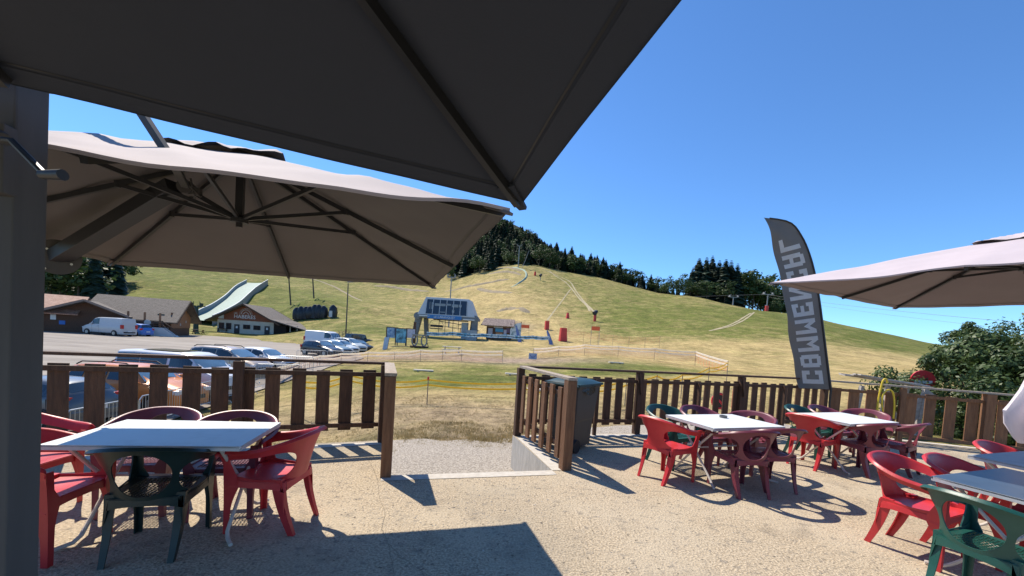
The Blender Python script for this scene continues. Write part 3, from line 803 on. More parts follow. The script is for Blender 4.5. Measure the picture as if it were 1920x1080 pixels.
U1, S1 = parasol(-1.111, -.291, 2.28, .233, -.085, -.004, 3.0, .6, cu1, 'big dark charcoal parasol directly overhead', wr=.004, strutk=.4, hubz=.3, sag=.006, pull=.015)
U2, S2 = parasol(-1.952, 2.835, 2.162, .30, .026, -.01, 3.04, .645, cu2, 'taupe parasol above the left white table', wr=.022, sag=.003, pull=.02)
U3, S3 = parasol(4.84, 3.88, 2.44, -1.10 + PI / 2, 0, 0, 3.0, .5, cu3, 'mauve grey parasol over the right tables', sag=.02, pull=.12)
# mast of parasol 1 with crank
iv = lambda e, p: e.matrix_basis.inverted() @ Vector(p)
for e in (U1, U2, U3): e.matrix_basis  # force
bpy.context.view_layer.update()
Mi = U1.matrix_world.inverted(); q1 = Matrix.Rotation(-U1.rotation_euler.z, 4, 'Z')
def W(e, p): return e.matrix_world.inverted() @ Vector(p)
mx, my = -1.600, 1.27
b = MB(); a_, c_ = W(U1, (mx, my, -.0)), W(U1, (mx + .02, my, 2.55)); b.bar(a_, c_, .12, .088, up=W(U1, (0, 1, 0)) - W(U1, (0, 0, 0)))
b.build('mast', m_mast, U1, bevel=.006)
b = MB(); a_, c_ = W(U1, (mx - .078, my - .045, 0)), W(U1, (mx - .058, my - .045, 2.5)); b.bar(a_, c_, .03, .02, up=W(U1, (0, 1, 0)) - W(U1, (0, 0, 0))); b.build('mast_rail', m_frame, U1)
b = MB(); a_ = W(U1, (mx + .02, my, 2.5)); b.bar(a_, W(U1, (-1.111, -.291, 3.0)), .06, .08); b.build('top_arm', m_frame, U1)
P0, P1, P2 = at(5, 285, 1.18), at(85, 328, 1.13), at(118, 328, 1.12)
b = MB(); b.tube([W(U1, at(-8, 250, 1.2)), W(U1, at(8, 262, 1.19))], .02, 10); b.box(W(U1, at(2, 300, 1.21)), (.05, .05, .20)); b.build('crank_box', m_mast, U1, bevel=.004)
b = MB(); b.tube([W(U1, at(2, 262, 1.16)), W(U1, at(22, 264, 1.16)), W(U1, P1)], .009, 8); h_ = b.build('crank', m_frame, U1, smooth=True)
b = MB(); b.tube([W(U1, P1 - Vector((.01, 0, 0))), W(U1, P2)], [.012, .015], 10); b.build('crank_grip', m_frame, h_, smooth=True)
# frame of parasol 2: mast hidden behind the nearer mast, slanted arm, stay
def WB(e, name, pts, w, h, m_=m_frame, up=(0, 0, 1)):
    b = MB()
    for k in range(len(pts) - 1): b.bar(W(e, pts[k]), W(e, pts[k + 1]), w, h, up=up)
    return b.build(name, m_, e, bevel=.003)
mst = (-3.62, 3.0)
WB(U2, 'mast', [(mst[0], mst[1], 0), (mst[0], mst[1], 3.28)], .09, .09, m_mast)
J = at(350, 352, 2.70); pl = at(108, 482, 2.95)
WB(U2, 'main_arm', [pl, at(328, 350, 2.72)], .11, .085)
b = MB(); _n = Vector((.72, -.69, -.1)) * .02; b.tube([W(U2, pl + _n), W(U2, pl - _n)], .125, 28); b.build('hinge_plate', m_mast, U2, smooth=True)
b = MB(); b.box(W(U2, (-3.5, 2.98, pl.z)), (.3, .06, .1)); b.build('bracket', m_mast, U2)
b = MB()
for dx, dz in ((-.05, .05), (.07, -.04), (-.06, -.09)):
    p = pl + _n + Vector((dx * .7, dx * .7, dz)); b.tube([W(U2, p), W(U2, p + _n * .4)], .008, 10)
b.build('bolt', flat('bright_steel', (.5, .5, .5), .3, 1.0), U2, smooth=True)
b = MB(); Jl = W(U2, J); b.cyl(Jl, .045, .07, 14, axis='Y'); b.box(Jl + Vector((.03, 0, -.02)), (.10, .05, .05)); b.tube([Jl + Vector((.0, -.05, .04)), Jl + Vector((.10, -.05, -.06))], .007); b.tube([Jl + Vector((.04, -.05, .05)), Jl + Vector((.06, -.05, -.05))], .006); b.build('joint', m_mast, U2, smooth=True)
WB(U2, 'centre_brace', [at(352, 355, 2.7), at(436, 405, 2.80)], .03, .03)
SP = at(246, 182, 2.05)
WB(U2, 'stay', [SP, at(325, 304, 2.05)], .046, .03, m_mast)
WB(U2, 'stay', [at(322, 299, 2.05), at(347, 348, 2.62)], .04, .03, m_frame)
WB(U2, 'upper_arm', [(mst[0], mst[1], 3.24), SP], .05, .05, m_mast)
# frame of parasol 3
WB(U3, 'mast', [(6.9, 2.9, 0), (6.9, 2.9, 3.2)], .10, .10, m_mast); WB(U3, 'top_arm', [(6.9, 2.9, 3.15), (4.84, 3.88, 3.08)], .06, .07)
# closed parasol at the right edge
e = empty('closed_parasol', (0, 0, 0), 0, 'closed pale lilac parasol hanging at the right picture edge', 'parasol')
m_lil = mat('pale_lilac_cloth', (.74, .67, .70), .85, var=.05, scale=4, transl=.12)
c0 = at(1938, 700, 5.6); n = 64
prof = [(520, .04), (600, .045), (640, .05), (700, .075), (735, .115), (775, .185), (800, .165), (825, .115), (835, .09)]
b = MB()
def fold(i, j):
    v, r = prof[j]; r *= 1.5; a = 2 * PI * i / n; p = at(1950, v, 5.6)
    rr = r * (1 + .30 * math.sin(a * 7 + j * .25) + .08 * math.sin(a * 3 + j))
    return (c0.x + .15 + rr * math.cos(a), c0.y + rr * math.sin(a), p.z)
b.grid(fold, n, len(prof) - 1); b.build('folded_canopy', m_lil, e, smooth=True)
b = MB(); b.bar((c0.x + .15, c0.y, 0), (c0.x + .15, c0.y, 2.95), .04, .04); b.build('pole', m_mast, e)

# ------------------------------------------------------------------ feather flag, seen from its back
m_flag = mat('grey_flag_fabric', (.22, .215, .21), .75, var=.08, scale=2, transl=.5)
m_flagt = flat('white_flag_print', (.95, .95, .95), .75, transl=.6)
e = empty('feather_flag', (0, 0, 0), 0, 'tall grey feather flag with white mirrored lettering at the right fence', 'flag')
YF = 8.52
RE = [(1557, 730), (1553, 700), (1549, 668), (1545, 636), (1541, 604), (1537, 572), (1532, 540), (1526, 508), (1517, 476), (1503, 444), (1480, 417), (1432, 408)]
LE = [(1498, 728), (1494, 700), (1489, 672), (1482, 642), (1475, 612), (1471, 582), (1468, 550), (1464, 520), (1458, 490), (1450, 460), (1441, 432), (1431, 409)]
REp, LEp = [at(u, v, YF) for u, v in RE], [at(u, v, YF) for u, v in LE]
def fp(w, h, off=0.0):               # w: 0 left .. 1 right, h: 0 bottom .. 1 top
    p = crom(LEp, h).lerp(crom(REp, h), w)
    p.y += .045 * math.sin(h * 11 + w * 2.2) * (1 - w) + .02 * math.sin(h * 26 + w * 5) * (1 - w) + off; return p
b = MB(); b.grid(lambda i, j: fp(i / 14, j / 90), 14, 90); b.build('flag_sail', m_flag, e, smooth=True, solid=.002)
b = MB(); b.tube([REp[0] + Vector((.06, 0, -1.0)), REp[0] + Vector((.01, 0, -.3))] + [crom(REp, k / 40) + Vector((.0, -.012, 0)) for k in range(40)], [.02, .02] + [.024 - .010 * k / 40 for k in range(40)], 8); b.build('pole', flat('flag_pole_black', (.02, .02, .022), .4), e, smooth=True)
LET = {'C': ['r0,0,1.3,6', 'r1.3,0,4,1.2', 'r1.3,4.8,4,6', 'r2.7,1.2,4,2.2', 'r2.7,3.8,4,4.8'], 'O': ['r0,.5,1.3,5.5', 'r2.7,.5,4,5.5', 'r.6,0,3.4,1.1', 'r.6,4.9,3.4,6', 'r1.3,2.5,2.7,3.4'],
       'M': ['r0,0,1.2,6', 'r3.4,0,4.6,6', 'p1.2,6,1.2,4.2,2.3,2.4,2.3,4.2', 'p3.4,6,3.4,4.2,2.3,2.4,2.3,4.2'], 'E': ['r0,0,1.3,6', 'r1.3,0,4,1.2', 'r1.3,4.8,4,6', 'r1.3,2.5,3.2,3.5', 'r2.9,1.2,4,1.9', 'r2.9,4.1,4,4.8'],
       'N': ['r0,0,1.2,6', 'r2.9,0,4.1,6', 'p1.2,6,1.2,4.1,2.9,.2,2.9,2.2'], 'A': ['r0,0,1.3,5.2', 'r2.7,0,4,5.2', 'r.6,4.8,3.4,6', 'r1.3,1.9,2.7,2.9'], 'L': ['r0,0,1.3,6', 'r1.3,0,3.8,1.2']}
b = MB(); hpos = .036
for ci, L_ in enumerate('COMMENCAL'):
    adv = (.0965 if L_ in 'M' else .0895)
    for st in LET[L_]:
        q = [float(k) for k in st[1:].split(',')]
        P_ = [(q[0], q[1]), (q[2], q[1]), (q[2], q[3]), (q[0], q[3])] if st[0] == 'r' else [(q[k], q[k + 1]) for k in range(0, len(q), 2)]
        hh = 6 if st[0] == 'r' else 1
        def mp_(lx, ly): return fp(.19 + .62 * ly / 6, hpos + (adv - .017) * lx / (4.6 if L_ == 'M' else 4.1), -.006)
        nx, ny = (3, 8)
        b.grid(lambda i, j: mp_(P_[0][0] * (1 - i / nx) * (1 - j / ny) + P_[1][0] * (i / nx) * (1 - j / ny) + P_[2][0] * (i / nx) * (j / ny) + P_[3][0] * (1 - i / nx) * (j / ny),
                                P_[0][1] * (1 - i / nx) * (1 - j / ny) + P_[1][1] * (i / nx) * (1 - j / ny) + P_[2][1] * (i / nx) * (j / ny) + P_[3][1] * (1 - i / nx) * (j / ny)), nx, ny)
    hpos += adv
b.build('lettering', m_flagt, e, fix=False)
# ------------------------------------------------------------------ trees
def leafmat(name, c1, c2, rand=.22):
    M = mat(name, c1, .6, scale=.9, col2=c2, thr=(.35, .68), rand=rand, transl=.22, spec=.3); return M
m_con = leafmat('conifer_foliage', (.022, .042, .028), (.056, .088, .050))  # greens lifted and blued, painting distance haze into the needles
m_dec = leafmat('broadleaf_foliage', (.030, .056, .016), (.085, .130, .038))
m_bush = mat('bush_leaves', (.020, .048, .012), .5, scale=1.6, col2=(.13, .18, .055), thr=(.32, .72), transl=.25, rand=.1, spec=.4)
m_bark = mat('bark', (.06, .045, .03), .9, scale=6, col2=(.12, .09, .065), bump=.5, stretch=(3, 3, .6))
def con_crown(b, seed, H=1.0, Rr=.17, lev=34, per=12, mtl=None):
    r = random.Random(seed); V, F = [], []
    for i in range(lev):
        u = i / lev; z = .08 + .92 * u; rad = Rr * (1 - u) ** .8 * r.uniform(.78, 1.12) + .006
        for k in range(per):
            a = 2 * PI * (k + r.random() * .8) / per + i; L = rad * r.uniform(.65, 1.15); w = rad * .42 + .008; dr = L * r.uniform(.35, .75)
            d = Vector((math.cos(a), math.sin(a), 0)); s = Vector((-d.y, d.x, 0)); p = Vector((0, 0, z))
            o = len(V); V += [p, p + d * L * .55 + s * w - Vector((0, 0, dr * .45)), p + d * L - Vector((0, 0, dr)), p + d * L * .55 - s * w - Vector((0, 0, dr * .5)), p + d * L * .5 + Vector((0, 0, -dr * .15))]
            F += [(o, o + 1, o + 4), (o + 4, o + 1, o + 2), (o + 4, o + 2, o + 3), (o, o + 4, o + 3)]
    b.add([v * H for v in V], F, mtl)
def leaf_cloud(b, seed, clumps, per, size, mtl, squash=.8):
    r = random.Random(seed); V, F = [], []
    for (c, rad) in clumps:
        for _ in range(per):
            d = Vector((r.gauss(0, 1), r.gauss(0, 1), r.gauss(0, 1))).normalized()
            p = c + Vector((d.x * rad, d.y * rad, d.z * rad * squash)) * r.uniform(.62, 1.08)
            n = (d + Vector((r.uniform(-1, 1), r.uniform(-1, 1), r.uniform(-.3, 1))) * .7).normalized()
            t = n.cross(Vector((r.uniform(-1, 1), r.uniform(-1, 1), r.uniform(-1, 1)))).normalized(); q = n.cross(t); s = size * r.uniform(.6, 1.3)
            o = len(V); V += [p - t * s, p + q * s * .55 - t * s * .1, p + t * s, p - q * s * .55 - t * s * .1]; F.append((o, o + 1, o + 2, o + 3))
    b.add(V, F, mtl)
def dec_clumps(seed, n=26, w=.30, h=.36, cz=.62):
    r = random.Random(seed); L = []
    for _ in range(n):
        d = Vector((r.gauss(0, 1), r.gauss(0, 1), r.gauss(0, 1))).normalized() * r.uniform(.35, 1) 
        L.append((Vector((d.x * w, d.y * w, cz + d.z * h)), r.uniform(.07, .15)))
    return L
def far_tree(kind, seed):            # unit height; trunk and crown in one small mesh
    b = MB()
    b.tube([(0, 0, -.05), (0, 0, .35), (0, 0, .8)], [.016, .012, .004], 6, m_bark)
    if kind == 'c': con_crown(b, seed, mtl=m_con, Rr=[.17, .145, .19, .16][seed % 4])
    else: leaf_cloud(b, seed, dec_clumps(seed, 30), 34, .030, m_dec, .85)
    return b
FT = {}
def put_tree(kind, seed, p, h, label, group, name, w=1.0):
    key = (kind, seed % 4)
    if key not in FT:
        o = far_tree(kind, key[1]).build(name, None, None, fix=False); FT[key] = o
    else: o = FT[key].copy(); o.name = name; COL.objects.link(o)
    o.location = p; o.scale = (h * w, h * w, h); o.rotation_euler = (0, 0, rnd.uniform(0, 6.28))
    return tag(o, label, 'tree', group)
rf = random.Random(11)
n = 0; placed = []
while n < 285:
    t = rf.uniform(-.18, .37) if rf.random() < .6 else rf.uniform(-.16, .12); Y = rf.uniform(214 + 30 * max(0, -t * 3), 430)
    if rf.random() < .35: Y = rf.uniform(216, 245) + (14 if t < 0 else 0)
    x = t * Y
    if any((x - a) ** 2 + (Y - c) ** 2 < 18 for a, c in placed): continue
    if t > .3 and Y > 300: continue
    placed.append((x, Y)); front = Y < 250
    kind = 'd' if rf.random() < (.42 if front else .25) else 'c'
    h = (rf.uniform(9, 14) if front else rf.uniform(13, 19)) * (.85 if kind == 'd' else 1) * (1.0 if t < .25 else .75)
    if t > .18 and Y > 240: h *= .8
    put_tree(kind, rf.randrange(4), (x, Y, T(x, Y) - .3), h, 'dark green conifer of the forest covering the ridge' if kind == 'c' else 'rounded broadleaf tree of the forest covering the ridge',
             'conifers of the ridge forest' if kind == 'c' else 'broadleaf trees of the ridge forest', 'conifer_tree' if kind == 'c' else 'broadleaf_tree', 1.75 if kind == 'c' else 1.3)
    n += 1
for k in range(45):
    t = rf.uniform(-.2, .06); Y = rf.uniform(385, 450); x = t * Y; kind = 'c' if rf.random() < .7 else 'd'
    put_tree(kind, rf.randrange(4), (x, Y, T(x, Y) - .3), rf.uniform(13, 18), 'dark conifer on the skyline at the top of the forested ridge' if kind == 'c' else 'broadleaf tree on the skyline at the top of the forested ridge',
             'skyline conifers of the ridge' if kind == 'c' else 'skyline broadleaf trees of the ridge', 'conifer_tree' if kind == 'c' else 'broadleaf_tree', 1.8)
for k in range(34):
    t = .13 + .27 * (k + rf.random()) / 34; Y = rf.uniform(215, 232); x = t * Y; kind = 'c' if rf.random() < .55 else 'd'
    put_tree(kind, rf.randrange(4), (x, Y, T(x, Y) - .4), rf.uniform(8, 12.5) * (1.0 if t < .3 else .8), 'conifer at the lower end of the ridge forest edge' if kind == 'c' else 'broadleaf tree at the lower end of the ridge forest edge',
             'conifers of the lower forest edge' if kind == 'c' else 'broadleaf trees of the lower forest edge', 'conifer_tree' if kind == 'c' else 'broadleaf_tree', 1.7)
# copse on the crest at the right
cop = [(1312, 482, 'c'), (1326, 480, 'c'), (1337, 477, 'c'), (1350, 486, 'c'), (1300, 500, 'c'), (1362, 484, 'c'), (1372, 486, 'c'), (1384, 492, 'c'), (1318, 492, 'c'), (1345, 495, 'c'), (1356, 500, 'c'), (1376, 500, 'c'),
       (1403, 499, 'd'), (1418, 500, 'd'), (1432, 508, 'd'), (1446, 520, 'd'), (1460, 535, 'd'), (1474, 545, 'd'), (1392, 505, 'd'), (1410, 512, 'd'), (1425, 525, 'd'), (1442, 540, 'd'), (1490, 560, 'd'),
       (1255, 517, 'd'), (1270, 520, 'd'), (1284, 515, 'd'), (1296, 525, 'd'), (1310, 525, 'd'), (1362, 521, 'd'), (1328, 523, 'd'), (1246, 530, 'd'), (1276, 535, 'd'), (1455, 560, 'd')]
for i, (u, v, k) in enumerate(cop):
    front = i >= 23; Y = 168 + rf.uniform(0, 6) if front else 178 + rf.uniform(0, 12)
    p = at(u, v, Y); g = T(p.x, Y) - .5; h = p.z - g
    w = (1.5 if k == 'c' else 1.15) * (.9 if h > 22 else 1.1)
    put_tree(k, rf.randrange(4), (p.x, Y, g), h, ('tall dark spruce in the copse on the hill crest' if k == 'c' else 'broadleaf tree in the copse on the hill crest'), 'conifers in the crest copse' if k == 'c' else 'broadleaf trees in the crest copse', 'conifer_tree' if k == 'c' else 'broadleaf_tree', w)
# wood at the far left
for i in range(40):
    u, Y = rf.uniform(60, 218), rf.uniform(98, 140); p = on(u, 585, 90); x = at(u, 560, Y).x; g = T(x, Y)
    k = 'c' if rf.random() < .4 else 'd'
    put_tree(k, rf.randrange(4), (x, Y, g - .4), rf.uniform(11, 17), 'dark tree of the wood behind the far left chalet' if k == 'd' else 'dark conifer of the wood behind the far left chalet', 'broadleaf trees of the left wood' if k == 'd' else 'conifers of the left wood', 'conifer_tree' if k == 'c' else 'broadleaf_tree', 1.3)
for i in range(16):                  # bushes on the hill
    u, v, s = [(883, 483, 3.4), (898, 480, 3.6), (908, 486, 3), (890, 490, 2.6), (925, 482, 1.6), (937, 484, 2.0), (950, 481, 2.6), (955, 490, 1.3), (868, 500, 3), (862, 512, 2.6), (1010, 491, 2.5), (1020, 495, 2.2), (1035, 498, 2), (915, 470, 3), (240, 505, 3), (250, 508, 2.5)][i]
    p = on(u, v + 6, 90); put_tree('d', i % 4, (p.x, p.y, p.z - s * .3), s * 1.5, 'round green bush on the upper ski slope', 'bushes on the upper slope', 'hill_bush', 1.3)
# near bush at the right, behind the fence bend, with parts
def near_shrub(name, x, y, z0, h, w, seed, label, per=130, nC=60, size=.06, mtl=None, trunk=.07):
    e = empty(name, (x, y, z0), 0, label, 'shrub' if h < 3 else 'tree')
    r = random.Random(seed); cl = []
    for _ in range(nC):
        a = r.uniform(0, 2 * PI); q = r.random() ** .5; zf = r.random()
        rr = w * q * (math.sin(PI * min(zf * .85 + .18, 1)) ** .6)
        cl.append((Vector((rr * math.cos(a), rr * math.sin(a), h * (.08 + .92 * zf) * (1 - .22 * q))), r.uniform(.22, .45) * h / 3))
    b = MB()
    for (c, rad) in cl[::4]:
        b.tube([(0, 0, -.3), (c.x * .25, c.y * .25, c.z * .45), tuple(c)], [trunk * .5, trunk * .3, .008], 6)
    b.tube([(0, 0, -.6), (.03, 0, h * .3), (0, .05, h * .6)], [trunk, trunk * .7, trunk * .4], 8)
    b.build('trunk', m_bark, e, smooth=True)
    b = MB(); leaf_cloud(b, seed, cl, per, size, None, .85); b.build('crown', mtl or m_bush, e, fix=False)
    return e
near_shrub('leafy_bush', 13.1, 11.3, -.3, 3.1, 2.3, 3, 'big leafy bush behind the right fence bend, hiding the red sign edge', 210, 110, .055)
near_shrub('leafy_bush', 14.3, 10.8, -.3, 3.7, 2.3, 4, 'tall leafy bush at the right picture edge behind the fence', 210, 110, .055)
near_shrub('leafy_bush', 11.8, 9.0, -.6, .95, .9, 6, 'low bush pushing through the foot of the right fence', 110, 40, .05)
near_shrub('leafy_bush', 13.0, 9.3, -.5, 2.0, 1.5, 16, 'medium bush directly behind the last fence post on the right', 120, 50, .05)
p = at(1815, 620, 42); near_shrub('round_tree', p.x, 42, T(p.x, 42), at(1815, 602, 42).z - T(p.x, 42) + .2, 2.6, 8, 'round grey-green tree behind the big leafy bushes', 120, 60, .12, m_dec, .15)
p = at(1878, 600, 20); near_shrub('thin_tree', p.x, 20, -.2, at(1878, 578, 20).z + .35, 1.5, 9, 'thin tree with sparse twigs above the big bushes', 45, 45, .07, m_bush, .06)
# loose grit, pebbles and dry leaves on the terrace
rp_ = random.Random(21); b = MB()
for _ in range(1500):
    if rp_.random() < .5: x, y = rp_.gauss(-.3, 1.1), rp_.gauss(4.0, .6)
    else: x, y = rp_.uniform(-4, 8), rp_.uniform(2.2, 8)
    if y > 4.4 + .28 * (x + 1.3) and -1.4 < x < .75 or y > 5.9 + .47 * (x + 1.9) and x < 0 or x > 0 and y > 6.7 + .31 * x: continue
    r_ = rp_.uniform(.003, .009) * (1.5 if rp_.random() < .1 else 1); a0 = rp_.uniform(0, 6); o = len(b.v)
    for k in range(5): b.v.append((x + r_ * math.cos(a0 + k * 1.257) * rp_.uniform(.7, 1.2), y + r_ * math.sin(a0 + k * 1.257) * rp_.uniform(.7, 1.2), .001))
    b.v.append((x, y, r_ * rp_.uniform(.5, .9)))
    for k in range(5): b.f.append((o + k, o + (k + 1) % 5, o + 5)); b.mi.append(0)
tag(b.build('loose_grit', mat('grit_stone', (.16, .13, .10), .9, scale=9, col2=(.52, .46, .38), thr=(.35, .6)), fix=False), 'loose grit and pebbles scattered over the terrace', 'grit', kind='stuff')
# grass tufts near the gate and along the terrace
rg = random.Random(5)
b = MB(); V, F = [], []
def blade(x, y, z, h, w):
    a = rg.uniform(0, 2 * PI); dx, dy = math.cos(a) * w, math.sin(a) * w; lx, ly = rg.uniform(-.5, .5) * h, rg.uniform(-.5, .5) * h
    o = len(V); V.extend([(x - dx, y - dy, z - .02), (x + dx, y + dy, z - .02), (x + lx, y + ly, z + h)]); F.append((o, o + 1, o + 2))
def patch(n, x0, x1, y0, y1, h, edge=None):
    for _ in range(n):
        x, y = rg.uniform(x0, x1), rg.uniform(y0, y1)
        if noise.noise(Vector((x * 1.1, y * 1.1, 4))) < rg.uniform(-.45, .25): continue
        z = T(x, y); hh = h * rg.uniform(.4, 1.3)
        for _ in range(3): blade(x + rg.uniform(-.04, .04), y + rg.uniform(-.04, .04), z, hh, .008)
patch(1800, -2.2, 1.2, 7.9, 8.7, .035); patch(4200, -2.4, 1.5, 8.5, 10.6, .05); patch(500, -.9, .8, 8.4, 9.2, .11); patch(7000, -6, 3, 9.5, 16, .04); patch(2500, -6, -2, 6.4, 9.5, .05); patch(4000, 1.5, 11, 10.8, 17, .04)
b.add(V, F)
tag(b.build('dry_grass', mat('dry_grass_blades', (.25, .20, .08), .9, scale=1.5, col2=(.50, .39, .19), transl=.2, thr=(.3, .62)), fix=False), 'dry tufts of grass beyond the gravel path', 'grass', kind='stuff')
# ------------------------------------------------------------------ buildings
m_plank = mat('brown_plank_wall', (.075, .035, .02), .8, scale=4, col2=(.14, .068, .038), bump=.3, stretch=(5, 5, .8))
m_plankR = mat('reddish_plank_wall', (.20, .062, .030), .8, scale=4, col2=(.27, .09, .045), bump=.3, stretch=(5, 5, .8))
m_plankO = mat('honey_plank_wall', (.22, .10, .045), .8, scale=4, col2=(.34, .17, .085), bump=.3, stretch=(5, 5, .8))
m_tile = mat('grey_brown_roof_tiles', (.11, .09, .075), .85, scale=3, col2=(.20, .17, .145), bump=.6, stretch=(1, 1, 1))
m_tileR = mat('orange_roof_tiles', (.40, .19, .12), .8, scale=2.5, col2=(.60, .36, .26), bump=.6)
m_plast = mat('cream_render', (.50, .46, .38), .9, scale=1.5, col2=(.62, .58, .49), bump=.1)
m_plast2 = mat('white_render', (.50, .50, .49), .9, scale=1.5, col2=(.62, .62, .60), bump=.1)
m_glass = mat('dark_window_glass', (.02, .025, .03), .12, var=.3, scale=1.2, spec=.7)
m_beam = mat('dark_roof_beam', (.05, .028, .018), .8, scale=5, col2=(.10, .06, .04))
m_white = flat('white_paint', (.72, .72, .70), .6)
def tiled(mt):                       # procedural tile courses
    M = mt; n, l = M.node_tree.nodes, M.node_tree.links; b_ = n['Principled BSDF']; src = b_.inputs['Base Color'].links[0].from_socket
    tc = n.new('ShaderNodeTexCoord'); w = n.new('ShaderNodeTexBrick'); w.inputs['Scale'].default_value = 2.6; w.inputs['Color1'].default_value = (1, 1, 1, 1); w.inputs['Color2'].default_value = (.72, .72, .72, 1); w.inputs['Mortar'].default_value = (.35, .35, .35, 1)
    w.inputs['Mortar Size'].default_value = .03
    l.new(tc.outputs['Object'], w.inputs[0]); mx = n.new('ShaderNodeMix'); mx.data_type = 'RGBA'; mx.blend_type = 'MULTIPLY'; mx.inputs[0].default_value = 1
    l.new(src, mx.inputs[6]); l.new(w.outputs[0], mx.inputs[7]); l.new(mx.outputs[2], b_.inputs['Base Color'])
tiled(m_tile); tiled(m_tileR)
def gable(e, W_, D, zl, zr, ze, zrg, over, mroof, th=.22, ridge_x=0.0, mb=None):
    """gable roof, ridge along local y, front at y=-D/2; ze eave height, zrg ridge height; local x from -W/2..W/2"""
    x0, x1, y0, y1 = -W_ / 2 - over, W_ / 2 + over, -D / 2 - over, D / 2 + over
    sl = (zrg - ze) / (W_ / 2)
    for s, xe in ((-1, x0), (1, x1)):
        hw = abs(xe - ridge_x); zb = zrg - sl * hw; b = MB()
        up = Vector((0, 0, th))
        b.add([(ridge_x, y0, zrg), (ridge_x, y1, zrg), (xe, y1, zb), (xe, y0, zb), (ridge_x, y0, zrg + th), (ridge_x, y1, zrg + th), (xe, y1, zb + th), (xe, y0, zb + th)],
              [(4, 5, 6, 7), (3, 2, 1, 0), (0, 4, 7, 3), (1, 2, 6, 5), (3, 7, 6, 2), (0, 1, 5, 4)])
        b.build('roof', mroof, e)
        b = MB()
        for yy in (y0 - .02, y1 + .02): b = MB(); b.bar((ridge_x, yy, zrg + th * .4), (xe, yy, zb + th * .4), .05, .28); b.build('barge_board', mb or m_beam, e)
def win(e, x, y, z, w, h, name='window', mg=None, fr=None, d=.05):
    b = MB(); b.box((x, y - .02, z), (w, .04, h)); o = b.build('glass_pane', mg or m_glass)
    f = MB(); t = .07
    for dx, dz, ww, hh in ((0, h / 2 + t / 2, w + 2 * t, t), (0, -h / 2 - t / 2, w + 2 * t, t), (-w / 2 - t / 2, 0, t, h), (w / 2 + t / 2, 0, t, h)): f.box((x + dx, y - .035, z + dz), (ww, .07, hh))
    if w > .9: f.box((x, y - .045, z), (.05, .03, h))
    fo = f.build(name, fr or m_beam, e); o.parent = fo; return fo
# chalet with the sign
pc = at(487, 630, 80); zg = -1.32
pc = at(482, 630, 86)
e = empty('restaurant_chalet', (pc.x, 86, zg), R(9), 'low chalet with cream base and red-brown gable lettered HABERES', 'building')
Wd, Dp, HE, HR = 10.4, 10.0, 2.9, 6.1
b = MB(); b.box((0, 0, 1.5), (Wd, Dp, 3.0)); b.build('wall', m_plast, e)
b = MB(); b.prism([(-Wd / 2 - .02, -Dp / 2 - .06, 3.0), (Wd / 2 + .02, -Dp / 2 - .06, 3.0), (Wd / 2 + .02, -Dp / 2 - .06, 3.5), (0, -Dp / 2 - .06, HR), (-Wd / 2 - .02, -Dp / 2 - .06, 3.5)], (0, Dp + .12, 0)); b.build('gable_boarding', m_plankR, e)
gable(e, Wd, Dp, 0, 0, 3.3, HR + .05, 1.5, m_tile, .2)
yf = -Dp / 2 - .03
for x, z, w, h in ((-4.4, 1.75, .8, 1.1), (-3.1, 1.75, .8, 1.1), (.2, 1.8, 1.15, .75), (2.1, 1.75, 1.15, .75)): win(e, x, yf, z, w, h)
for x in (-1.6, 4.0):
    b = MB(); b.box((x, yf - .02, 1.1), (.95, .06, 2.2)); d_ = b.build('door', flat('dark_door', (.03, .03, .035), .5), e)
    b = MB(); b.box((x, yf - .06, 1.65), (.35, .03, .45)); b.build('notice', m_white, d_)
Mt = Matrix.Translation((-.2, -Dp / 2 - .10, 3.75)) @ Matrix.Rotation(PI / 2, 4, 'X')
text_mesh('lettering', 'HABERES', 1.0, m_white, e, Mt, .01)
text_mesh('lettering', 'LES', .42, m_white, e, Matrix.Translation((-1.9, -Dp / 2 - .10, 4.42)) @ Matrix.Rotation(PI / 2, 4, 'X'), .01)
b = MB()
for k in range(19):
    a = PI * k / 18; r0, r1 = 1.0, 1.25
    b.bar((r0 * math.cos(a), -Dp / 2 - .10, 4.3 + r0 * math.sin(a)), (r1 * math.cos(a), -Dp / 2 - .10, 4.3 + r1 * math.sin(a)), .07, .03)
b.tube([(.85 * math.cos(PI * k / 16), -Dp / 2 - .1, 4.3 + .85 * math.sin(PI * k / 16)) for k in range(17)], .04, 6)
b.tube([(-.55, -Dp / 2 - .1, 4.3), (0, -Dp / 2 - .1, 4.8), (.55, -Dp / 2 - .1, 4.3)], .05, 6)
b.build('sun_emblem', m_white, e)
b = MB(); b.box((-4.5, -Dp / 2 - .12, 3.7), (1.0, .06, 1.1)); b.build('sign_board', mat('pale_blue_sign', (.35, .45, .5), .5, scale=1.5, col2=(.7, .72, .7), thr=(.4, .6)), e)
b = MB(); b.box((Wd / 2 + 2.4, -1.5, .6), (4.8, 6.5, 1.2)); b.build('porch_wall', m_plank, e)
b = MB()
for k in range(4): b.box((Wd / 2 + .3 + k * 1.35, -4.6, 1.6), (.18, .18, 3.0 - k * .35))
b.build('porch_post', m_plast, e)
b = MB(); b.add([(Wd / 2 - .2, -Dp / 2 - 1.5, 3.42), (Wd / 2 - .2, Dp / 2 + 1.5, 3.42), (Wd / 2 + 6.2, Dp / 2 + 1.5, 1.75), (Wd / 2 + 6.2, -Dp / 2 - 1.2, 1.75)], [(0, 1, 2, 3)]); b.build('roof', m_tile, e, solid=.2)
b = MB(); b.box((Wd / 2 + 1.2, -2.0, 1.6), (2.4, 6, 2.8)); b.build('porch_shade_block', flat('porch_shade', (.02, .014, .01), .9), e)  # near-black block painted in place of the shade under the porch
